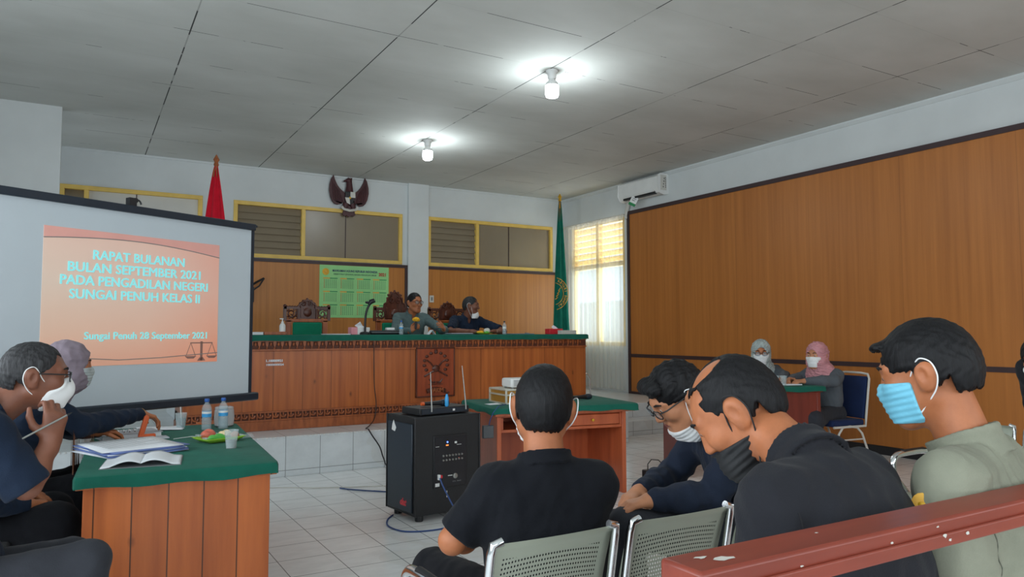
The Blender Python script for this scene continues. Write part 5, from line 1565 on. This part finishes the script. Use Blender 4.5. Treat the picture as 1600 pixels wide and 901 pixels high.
    G.cone(mid + (shr[1] - mid) * .72 + T @ np.array([0, -.008, -.012]), mid + (shr[-1] - mid) * .72 + T @ np.array([0, -.008, -.012]), .066, .066, .05)
    G.cone(nb + T @ np.array([0, -.006, -.012]), nb + T @ np.array([0, -.012, -.08]), nr + .008, .095, .035)
    for q in (1, -1):
        G.cone(up(q * .10, -.005, tl - .13), up(q * .085 * fat, .0, .14), .085 + c * .5, .085 + c * .5, .05)
        G.cone(nb + T @ np.array([q * .03, -.014, -.048]), shr[q] + T @ np.array([0, -.004, .004]), .054, .056 + c * .4, .05)
        G.cone(shr[q], el[q] if slv == 'long' else shr[q] + (el[q] - shr[q]) * P.get('slen', .62), .058 + c * .6, .05 + c * (.5 if slv == 'long' else .9), .04)
        if slv == 'long':
            G.cone(el[q], el[q] + (wr[q] - el[q]) * .4, .055 + c * .4, .054 + c * .3, .02); G.cone(el[q] + (wr[q] - el[q]) * .4, wr[q] + (el[q] - wr[q]) * .04, .054 + c * .3, .036 + c * .3, .02)
    G.folds(P.get('fold', .0035) * 1.5, P.get('fwl', .13), P.get('seed', 1))
    X, Y, Z = G.grid()
    if slv == 'short':      # straight sleeve hems
        for q in (1, -1):
            a = shr[q]; d = el[q] - shr[q]; L = np.linalg.norm(d); d = d / L; cut = L * P.get('slen', .62) + .02
            x, y, z = X - a[0], Y - a[1], Z - a[2]
            t_ = x * d[0] + y * d[1] + z * d[2]
            rad = np.sqrt(np.maximum(x * x + y * y + z * z - t_ * t_, 0))
            G.F = np.where((rad < .11) & (t_ > cut - .03) & (x * q > -.02 - 0 * t_), np.maximum(G.F, (t_ - cut).astype(f32)), G.F)
    top = nb + T @ np.array([0, 0, .012]); un = T @ np.array([0, -.25, 1.0]); un /= np.linalg.norm(un)
    if P.get('collar', True):
        # a standing collar round the neck: hollow band, higher at the back
        ax_ = neck_top - nb; ax_ = ax_ / np.linalg.norm(ax_); cc = nb + T @ np.array([0, .0, P.get('colz', -.008)])
        x, y, z = X - cc[0], Y - cc[1], Z - cc[2]
        t_ = x * ax_[0] + y * ax_[1] + z * ax_[2]
        rad = np.sqrt(np.maximum(x * x + y * y + z * z - t_ * t_, 0))
        fy = T @ np.array([0, 1, 0]); fw = x * fy[0] + y * fy[1] + z * fy[2]
        band = np.maximum(np.abs(rad - (nr + .016) - .004 * t_ / .03) - .0065, np.abs(t_ - .008 + .12 * np.maximum(fw, 0)) - P.get('colh', .030))
        G.F = np.minimum(G.F, band.astype(f32))
        fold = np.maximum(np.abs(rad - (nr + .024) + (t_ - .0) * .35) - .006, np.abs(t_ - .006 + .25 * np.maximum(fw, 0)) - P.get('colh', .030) * .9)
        G.F = np.minimum(G.F, fold.astype(f32))
    if P.get('vneck'):
        v = P['vneck']
        G.ell(nb + T @ np.array([0, .085, -.03]), [.035 * v, .06, .075 * v], T, .004, 's')
    shirt = mesh_obj(P.get('top_name', 'shirt'), G.mesh(1), M[P['top']], body)
    if P.get('seams'):
        sm = []
        ys_ = MB()
    # ---- trousers or skirt
    G = Field(lo, np.array([hi[0], hi[1], seat + .35]), max(h, .008))
    G.ell(pel, [.165 * fat, .13 * fat, .105], None, .04)
    if P.get('skirt'):
        for q in (1, -1):
            G.cone(hips[q], kn[q], .095, .085, .10); G.cone(kn[q], an[q] + np.array([0, -.02, .0]), .085, .085, .10)
    else:
        for q in (1, -1):
            G.cone(hips[q], kn[q], .092 * fat, .068, .03); G.cone(kn[q], an[q] + np.array([0, 0, -.01]), .066, .056, .02)
    G.folds(.0035, .12, P.get('seed', 1) + 50)
    mesh_obj('skirt' if P.get('skirt') else 'trousers', G.mesh(1), M[P.get('bottom', 'c_trous')], body)
    for q in (1, -1):
        sh_ = MB().ball((an[q][0], an[q][1] + .055, .045), (.045, .14, .045), n=16, m=10)
        sh_.v = [(a, b, max(c_, .0)) for a, b, c_ in sh_.v]
        obj('shoe', sh_, M['shoe'], body)
    # ---- hair
    if P.get('hair'):
        hr_ = P['hair']; g = hr_.get('g', .010)
        m_ = .16
        G = Field(O - m_, O + m_, .0035)
        skull(G, O, Rh, s, g)
        for (c_, r_) in hr_.get('add', ()): G.ell(W_(c_), [q * s for q in r_], Rh, .02)
        X, Y, Z = G.grid()
        x, y, z = X - O[0], Y - O[1], Z - O[2]
        lx, ly, lz = [(x * Rh[0, i] + y * Rh[1, i] + z * Rh[2, i]) / s for i in range(3)]
        jag = .004 * np.sin(lx * 420 + 3 * np.sin(ly * 90)) + .003 * np.sin(ly * 390 + lz * 210)
        rm = lambda d: G.keep(-(d) * s)
        fy_, fz_ = hr_.get('front', (.052, .082))
        rm(np.maximum(fy_ - ly + .10 * np.abs(lx) * 3.0 * (lz < .07), lz - fz_ + jag))          # forehead and face
        rm(np.maximum(.012 - ly, lz - .022 + jag))                                             # in front of the ear
        rm(np.maximum(-.030 - ly, lz - .002 + jag - .45 * (ly + .030) * 0))                     # round and below the ear
        nape = hr_.get('nape', -.062)
        rm(lz - nape + jag + .25 * np.maximum(ly + .06, 0) * 0)
        rm(np.maximum(-.06 - ly, lz + .030 + jag - .9 * (ly + .03) * -1))
        for (c_, r_) in hr_.get('cut', ()):
            G.ell(W_(c_), [q * s for q in r_], Rh, .008, 's')
        am_ = hr_.get('amp', .0022)
        X2 = lx; 
        G.F += (am_ * .6 * (np.sin(lx * 330 + 60 * lz + 3 * np.sin(ly * 75 + lz * 31)) + np.sin(lx * 210 - ly * 120 + 4 * np.sin(lz * 90 + lx * 37)))).astype(f32)
        if hr_.get('wave'): G.F += (hr_['wave'] * np.sin(ly * 120 + lz * 110 + 2.5 * np.sin(lx * 40))).astype(f32)
        mesh_obj('hair', G.mesh(1), M[hr_.get('mat', 'hair')], body)
    # ---- head scarf
    if P.get('hijab'):
        hj = P['hijab']
        l2 = np.minimum(O - .19, nb - [.27, .24, .26]); h2 = np.maximum(O + .19, nb + [.27, .28, .1])
        G = Field(l2, h2, .0055)
        skull(G, O, Rh, s, .022)
        G.ell(W_((0, .02, -.05)), [.088 * s, .088 * s, .085 * s], Rh, .04)
        G.ell(W_((0, -.05, .03)), [.080 * s, .085 * s, .08 * s], Rh, .03)
        G.cone(W_((0, -.01, -.06)), nb + T @ np.array([0, .01, -.01]), .088, .115, .05)
        d1, d2, d3 = hj.get('drape', (.17, .13, .13))
        G.ell(nb + T @ np.array([0, .02, -.055]), [d1, d2, d3], T, .05)
        if hj.get('tail'):
            for (a, b, ra, rb) in hj['tail']: G.cone(nb + T @ np.array(a), nb + T @ np.array(b), ra, rb, .04)
        G.folds(hj.get('amp', .006), hj.get('wl', .075), P.get('seed', 1) + 9, (1, .6, 1.3))
        G.ell(W_((0, .105, -.004)), [.053 * s, .075 * s, .080 * s], Rh, .012, 's')
        mesh_obj('headscarf', G.mesh(1), M[hj['mat']], body)
    # ---- face mask
    if P.get('mask'):
        mk = P['mask']; dz = mk.get('dz', 0.0); dy = mk.get('dy', 0.0)
        G = Field(O - .17, O + .17, .0035)
        face(G, O, Rh, s, .0055, ears=False, detail=False)
        X, Y, Z = G.grid(); x, y, z = X - O[0], Y - O[1], Z - O[2]
        lx, ly, lz = [(x * Rh[0, i] + y * Rh[1, i] + z * Rh[2, i]) / s for i in range(3)]
        if mk.get('kind') == 'cup':
            G.ell(W_((0, .088 + dy, -.040 + dz)), [.046 * s, .046 * s, .040 * s], Rh, .02)
            G.ell(W_((0, .066 + dy, -.070 + dz)), [.052 * s, .044 * s, .045 * s], Rh, .02)
            ring = (lx / .066) ** 2 + ((lz + .050 - dz - .22 * (ly - .09)) / .057) ** 2 - 1
        else:
            G.ell(W_((0, .072 + dy, -.046 + dz)), [.056 * s, .046 * s, .052 * s], Rh, .02)
            G.F += (.0016 * np.sin((lz) * 420)).astype(f32)
            rs = mk.get('rs', 1.0); ring = np.abs(lz + .046 - dz - .15 * (ly - .09)) / (.050 * rs) - 1
        G.keep(ring * .045 * s); G.keep((mk.get('ymin', .026) - ly + .0 * lx) * s)
        mo = mesh_obj('face_mask', G.mesh(1), M[mk['mat']], body)
        for q in (1, -1):
            st = MB()
            if mk.get('kind') == 'cup':
                st.tube(smooth_line([(q * .061, .040, -.022 + dz), (q * .0735, .018, .004 + dz * .4), (q * .086, -.002, .035), (q * .096, -.018, .042), (q * .098, -.036, .028), (q * .096, -.040, -.002), (q * .086, -.028, -.030), (q * .073, -.008, -.052 + dz * .3), (q * .058, .034, -.078 + dz)]), .0017, 6, T=HT)
            else:
                st.tube(smooth_line([(q * .062, .030, -.006 + dz), (q * .0735, .018, .012 + dz * .4), (q * .086, -.002, .036), (q * .096, -.018, .042), (q * .098, -.036, .028), (q * .096, -.040, -.002), (q * .086, -.028, -.030), (q * .073, -.008, -.050 + dz * .4), (q * .060, .030, -.082 + dz)]), .0018, 6, T=HT)
            if mk.get('straps', True): obj('ear_loop', st, M[mk.get('smat', 'm_white')], mo)
    # ---- glasses
    if P.get('glasses'):
        gm = M[P['glasses'] if isinstance(P['glasses'], str) else 'black']
        fr = MB()
        for q in (1, -1):
            ring = []
            for k in range(20):
                a = 2 * math.pi * k / 20; ca, sa = math.cos(a), math.sin(a)
                ex = abs(ca) ** .55 * (1 if ca > 0 else -1); ez = abs(sa) ** .55 * (1 if sa > 0 else -1)
                ring.append((q * .034 + .0235 * ex, .112 - .006 * ((q * ex) > 0) * abs(ex), .013 + .0165 * ez))
            fr.tube(ring, .0022, 6, True, HT)
            fr.tube([(q * .057, .107, .022), (q * .074, .085, .022), (q * .083, .02, .020), (q * .084, -.012, .018), (q * .083, -.035, .0)], [.0026, .0026, .0024, .0024, .002], 6, T=HT)
        fr.tube([(-.012, .113, .018), (0, .116, .021), (.012, .113, .018)], .0022, 6, T=HT)
        go = obj('glasses', fr, gm, body)
        for q in (1, -1):
            obj('lens', MB().lathe([(.021, -.0004), (.021, .0004)], n=18, T=HT @ TR((q * .034, .111, .013)) @ RX(D2)), M['lens'], go)
    body['_o'] = [float(x) for x in O]
    info = dict(body=body, O=O, Rh=Rh, T=T, nb=nb, HT=HT, shr=shr, el=el, wr=wr, up=up, s=s)
    return info

# ------------------------------------------------------------------ the people in the room
polo = person('person in a black short-sleeved polo seen from behind on the front bench', (0, 0, 0), 22, dict(
    head_at=(1.29, 2.0, 1.155), s=1.10, lean=3, head=(-8, 2, 5), sw=.160, shd=.085, top='c_black', bottom='c_trous', skin='skin', fat=1.08, belly=1.1,
    slen=.80, colh=.022, seed=3, fold=.0028, hair=dict(g=.010, nape=-.055, amp=.0007),
    mask=dict(kind='flat', mat='m_white'), world=True, neckr=.060,
    elbL=(1.0, 2.06, .77), wrL=(1.22, 2.28, .70), elbR=(1.51, 2.06, .80), wrR=(1.42, 2.32, .70), kneeL=(1.13, 2.50, .55), kneeR=(1.52, 2.42, .52), footL=(1.15, 2.55, .085), footR=(1.55, 2.5, .085),
    handL=dict(f=(.6, .7, -.2), n=(.2, 0, -1)), handR=dict(f=(-.6, .7, -.2), n=(-.2, 0, -1))))
person('person in dark navy sleeves and glasses, head bowed, mask under the chin', (0, 0, 0), -62, dict(
    head_at=(1.985, 2.12, 1.155), s=1.04, lean=26, head=(8, 38, -6), neck=(0, .075, .140), top='c_navy', bottom='c_trous2', sleeve='long', skin='skin_pale', seed=5, fold=.0045, colh=.022, hunch=.6, sw=.19, fat=1.12, seat=.50,
    hair=dict(g=.014, nape=-.05, front=(.072, .074), add=[((-.03, .070, .098), (.04, .03, .028)), ((.03, .065, .102), (.045, .035, .026))], wave=.0018, amp=.002),
    glasses=True, mask=dict(kind='flat', mat='m_white', dz=-.088, dy=-.022, ymin=-.01), mask_low=True, world=True,
    elbL=(1.98, 1.95, .80), wrL=(1.76, 2.01, .815), elbR=(2.14, 2.34, .80), wrR=(1.86, 2.20, .80), kneeL=(1.67, 2.05, .725), kneeR=(1.80, 2.36, .64), footL=(1.72, 2.06, .085), footR=(1.75, 2.45, .085),
    handL=dict(f=(-.85, .3, -.15), n=(0, 0, -1)), handR=dict(f=(-.8, -.3, -.15), n=(0, 0, -1), curl=(30, 35, 20))))
bald = person('balding person in a black collared shirt bowing his head, black mask under the ear', (0, 0, 0), -6, dict(
    head_at=(1.395, 1.275, 1.205), s=1.08, lean=26, head=(26, 42, 0), neck=(.05, .125, .175), top='c_black2', bottom='c_trous', sleeve='long', skin='skin', seed=8, fold=.0035, sw=.168, fat=1.0, hunch=.7,
    hair=dict(g=.007, nape=-.058, front=(.026, .10), cut=[((-.026, -.004, .122), (.034, .050, .030))], amp=.0010),
    mask=dict(kind='flat', mat='m_black', smat='m_black', dz=-.030, ymin=.0, rs=.80), mask_low=True, colh=.036,
    elbR=(.30, .25, .66), elbL=(-.27, .25, .66), wrR=(.08, .42, .58), wrL=(-.08, .42, .58)))
uni = person('person in a grey-green uniform shirt with a light blue mask, looking down', (0, 0, 0), -16, dict(
    head_at=(1.785, 1.035, 1.295), s=1.0, lean=7, head=(2, 16, 0), neck=(0, .05, .170), top='c_uniform', bottom='c_trous2', sleeve='short', slen=.8, skin='skin', seed=11, fold=.004, sw=.20, fat=1.15, loose=.022,
    hair=dict(g=.014, nape=-.050, front=(.074, .088), add=[((0, .084, .094), (.046, .024, .014))], amp=.0014),
    mask=dict(kind='flat', mat='m_blue'), colh=.036,
    elbR=(.30, .02, .72), elbL=(-.29, .02, .78), wrR=(.14, .28, .62), wrL=(-.14, .28, .62)))
man = person('person in navy short sleeves and glasses holding a pen to his white mask', (0, 0, 0), 82, dict(
    head_at=(-.135, 3.12, 1.245), s=.97, lean=20, head=(-2, 6, 0), neck=(0, .075, .140), top='c_navy2', bottom='c_trous2', skin='skin_dark', seed=14, fold=.004, sw=.19, fat=1.2, belly=1.5, slen=.96, loose=.026, colh=.030,
    hair=dict(g=.006, nape=-.055, front=(.056, .088), mat='hair_grey', amp=.0015), glasses=True, mask=dict(kind='cup', mat='m_white'), world=True,
    elbR=(-.135, 2.90, .905), wrR=(-.075, 2.955, 1.035), elbL=(-.50, 3.40, .82), wrL=(-.36, 3.30, .66), kneeR=(.05, 2.98, .62), kneeL=(.0, 3.3, .56), footR=(.02, 2.95, .085), footL=(.0, 3.3, .085),
    handR=dict(f=(.14, .06, 1), n=(-.35, .9, .0), curl=((38, 50, 35), (42, 55, 35), (46, 55, 35), (50, 55, 35)), sc=1.05), handL=dict(f=(.7, .2, -.3), n=(0, 0, -1))))
reach = person('person in a mauve-grey headscarf and navy sleeves reaching across the near table', (0, 0, 0), 80, dict(
    head_at=(-.05, 4.82, 1.215), s=1.04, lean=22, head=(-4, 4, 0), neck=(0, .07, .140), top='c_navy2', bottom='c_trous', skirt=True, sleeve='long', skin='skin', seed=17, fold=.004, sw=.165, collar=False,
    hijab=dict(mat='c_hij_mauve'), mask=dict(kind='flat', mat='m_grey', straps=False), world=True,
    elbR=(.02, 4.70, .90), wrR=(.33, 5.02, .915), elbL=(-.10, 5.05, .86), wrL=(.10, 4.86, .845), kneeR=(.05, 4.68, .55), kneeL=(.05, 4.95, .55), footR=(.05, 4.7, .085), footL=(.05, 5.0, .085),
    handR=dict(f=(.75, .35, -.25), n=(.1, .0, -1), curl=((22, 30, 25), (26, 34, 25), (30, 36, 25), (34, 36, 25))), handL=dict(f=(.85, .3, -.1), n=(0, 0, -1), curl=(28, 32, 20))))
person('person in a maroon headscarf mostly hidden behind the man with the pen', (0, 0, 0), 84, dict(
    head_at=(-.41, 4.14, 1.195), s=1.0, lean=8, top='c_navy2', bottom='c_trous', skirt=True, sleeve='long', skin='skin', seed=19, sw=.165, collar=False, h=.006, hijab=dict(mat='c_hij_maroon'), mask=dict(kind='flat', mat='m_white', straps=False)))
ZJ = .62
person('person in a grey-green suit with glasses holding a yellow-topped microphone', (0, 0, ZJ), 178, dict(
    head_at=(3.80, 9.0, 1.80), s=1.06, lean=14, head=(8, 4, 0), top='c_suit', bottom='c_trous', sleeve='long', skin='skin', seed=23, fold=.004, sw=.19, fat=1.1, h=.0055, vneck=.8, colh=.028,
    hair=dict(g=.010, nape=-.05, front=(.066, .090), amp=.0015), glasses=True, world=True, seat=.47,
    elbR=(3.45, 8.80, 1.42), wrR=(3.54, 8.50, 1.435), elbL=(4.12, 8.78, 1.44), wrL=(3.97, 8.46, 1.45),
    handR=dict(f=(.45, -.35, .45), n=(.55, .6, -.25), curl=(55, 60, 35)), handL=dict(f=(-.35, -.5, .35), n=(-.8, .3, 0), curl=(30, 35, 20))))
person('person in a navy shirt at the judges\' bench, mask under his chin', (0, 0, ZJ), 172, dict(
    head_at=(4.66, 9.05, 1.775), s=1.05, lean=12, head=(48, 4, 0), top='c_navy2', bottom='c_trous', skin='skin_dark', seed=27, fold=.004, sw=.20, fat=1.2, h=.0055, vneck=.9, colh=.026, slen=.8,
    hair=dict(g=.008, nape=-.052, front=(.060, .086), amp=.0015, mat='hair_grey'), mask=dict(kind='cup', mat='m_white', dz=-.075, dy=-.018), mask_low=True, world=True, seat=.47,
    elbR=(4.22, 8.80, 1.43), wrR=(4.42, 8.52, 1.425), elbL=(5.0, 8.72, 1.43), wrL=(4.72, 8.50, 1.425),
    handR=dict(f=(.8, -.3, 0), n=(0, 0, -1)), handL=dict(f=(-.85, -.2, 0), n=(0, 0, -1))))
person('person in a grey-green headscarf and white mask behind the maroon table', (0, 0, 0), -142, dict(
    head_at=(6.66, 5.76, 1.17), s=1.12, lean=10, head=(-10, 8, 0), top='c_grey', bottom='c_trous', skirt=True, sleeve='long', skin='skin', seed=31, sw=.165, collar=False, h=.006, hijab=dict(mat='c_hij_grey', amp=.009, wl=.06), mask=dict(kind='flat', mat='m_white', straps=False), glasses=True, world=True,
    elbR=(6.42, 5.80, .92), wrR=(6.22, 5.58, .90), elbL=(6.75, 5.52, .92), wrL=(6.50, 5.36, .90)))
person('person in a dusty pink headscarf and white mask, hands on the table corner', (0, 0, 0), -92, dict(
    head_at=(6.78, 5.12, 1.15), s=1.10, lean=12, head=(6, 4, 0), top='c_grey', bottom='c_trous2', skirt=True, sleeve='long', skin='skin_pale', seed=35, sw=.165, collar=False, h=.006, hijab=dict(mat='c_hij_pink', amp=.011, wl=.06, tail=[((.0, -.08, -.05), (.06, -.13, -.30), .07, .035)]), mask=dict(kind='flat', mat='m_white', straps=False), world=True,
    elbL=(6.78, 4.92, .90), wrL=(6.52, 5.06, .90), elbR=(6.80, 5.38, .90), wrR=(6.50, 5.24, .905),
    handL=dict(f=(-.8, .4, 0), n=(.0, .3, -1), curl=(25, 30, 20)), handR=dict(f=(-.8, -.3, .1), n=(0, -.4, -1), curl=(25, 30, 20))))
person('person in black cut off by the photo edge on the side bench', (0, 0, 0), -90, dict(
    head_at=(4.33, 1.905, 1.255), s=1.0, lean=34, head=(0, 44, 0), neck=(0, .14, .12), sw=.165, fat=.9, loose=.010, top='c_black2', bottom='c_trous', sleeve='long', skin='skin', seed=39, h=.006, hair=dict(g=.012, amp=.0014), mask=dict(kind='flat', mat='m_white')))

# what the seated people hold
def wpos(pi, p):
    return pi['body'].matrix_basis @ Vector([float(q) for q in p])
t = thing('microphone', 'handheld black microphone with a yellow foam top held by the man in the suit', 'microphone', (3.575, 8.43, 1.455), 0)
Tm = RX(-.25) @ RY(.15)
obj('handle', MB().lathe([(.012, 0), (.015, .02), (.017, .10)], n=14, T=Tm), M['black'], t)
fo = MB().ball((0, 0, .125), (.034, .034, .032), Tm)
for k in range(5):
    a = k * 1.257; fo.ball((.03 * math.cos(a), .03 * math.sin(a), .125), (.02, .02, .02), Tm, 8, 6)
obj('foam_top', fo, M['yellow_foam'], t)
t = thing('pen', 'silver pen held in the hand of the man with the white mask', 'pen', (-.085, 2.925, 1.09), 0)
obj('barrel', MB().tube([(-.075, -.02, -.035), (.055, .015, .035)], .0032, 8), M['steel'], t)
obj('tip', MB().tube([(.055, .015, .035), (.07, .019, .043)], [.004, .001], 8), M['black'], t)

# chairs under the three people at the near table
for (x, y, rz, lab) in ((-.50, 3.07, -82, 'dark padded chair under the man holding the pen'), (-.46, 4.76, -80, 'dark padded chair under the woman reaching across the near table'), (-.55, 4.12, -84, 'dark padded chair under the woman in the maroon scarf')):
    blue_chair(x - .12, y, math.radians(rz), lab, 'black', 'black_soft', 'padded_chair', 'padded chairs at the near table')

def on_body(pi, name, mb, mat):
    return obj(name, mb, M[mat], pi['body'])
from mathutils.bvhtree import BVHTree
def shirt_tree(pi):
    sh_ = [c for c in pi['body'].children if c.name.startswith('shirt')][0]
    return sh_, BVHTree.FromPolygons([tuple(v.co) for v in sh_.data.vertices], [tuple(p.vertices) for p in sh_.data.polygons])
shirt_, tree_ = shirt_tree(uni)
sh = uni['shr'][-1]
for dz, rr, mt in ((-.035, (.004, .024, .030), 'ink_amber'), (-.052, (.005, .015, .014), 'ink_green'), (-.030, (.005, .010, .008), 'gold')):
    hit = tree_.ray_cast(Vector((-.6, float(sh[1]) + .035, float(sh[2]) + dz)), Vector((1, 0, 0)))
    if hit[0] is not None: obj('sleeve_patch', MB().ball((0, 0, 0), rr, TR(hit[0])), M[mt], shirt_)
w_, e_ = reach['wr'][1], reach['el'][1]; ax = (w_ - e_) / np.linalg.norm(w_ - e_)
on_body(reach, 'cuff_band', MB().tube([tuple(w_ - ax * .022), tuple(w_ + ax * .004)], .037, 16), 'ink_amber')

t = thing('red_bag', 'small dark red bag lying between the two steel chairs in front', 'bag', (1.62, 2.06, .435), .4)
o = MB().ball((0, 0, .05), (.11, .07, .05), n=18, m=10); o.v = [(a, b, max(0, c + .006 * math.sin(a * 60 + b * 40))) for a, b, c in o.v]
obj('bag_body', o, M['red_dark'], t)
obj('bag_strap', MB().tube(arc((0, .06), .05, 0, math.pi, 10), .006, 6), M['black'], t)

# sewn seams laid on the shirts' backs
from mathutils.bvhtree import BVHTree
def seam(pi, mat, lines, r=.0016, name='seam'):
    sh_ = [c for c in pi['body'].children if c.name.startswith('shirt')][0]
    me = sh_.data
    tree = BVHTree.FromPolygons([tuple(v.co) for v in me.vertices], [tuple(p.vertices) for p in me.polygons])
    for ln in lines:
        pts = []
        for (x, z) in ln:
            hit = tree.ray_cast(Vector((x, -1.2, z)), Vector((0, 1, 0)))
            if hit[0] is not None: pts.append(tuple(hit[0] + hit[1] * r * .5))
        if len(pts) > 2: obj(name, MB().tube(pts, r, 5), mat, sh_)
def line(x0, z0, x1, z1, n=24, sag=0.0): return [(x0 + (x1 - x0) * i / n, z0 + (z1 - z0) * i / n + sag * math.sin(math.pi * i / n)) for i in range(n + 1)]
M['seam_uni'] = plain('uniform_seam', S(96, 98, 86), .9); M['seam_blk'] = plain('black_seam', S(26, 26, 30), .9)
zb = float(uni['nb'][2])
seam(uni, M['seam_uni'], [line(-.24, zb - .13, .26, zb - .13, 40, .015), line(.03, zb - .13, .03, zb - .42), line(-.235, zb - .07, -.20, zb - .30, 16)])
zc = float(bald['nb'][2])
seam(bald, M['seam_blk'], [line(-.19, zc - .13, .19, zc - .13, 30, .012), line(-.20, zc - .06, -.17, zc - .30, 16)])
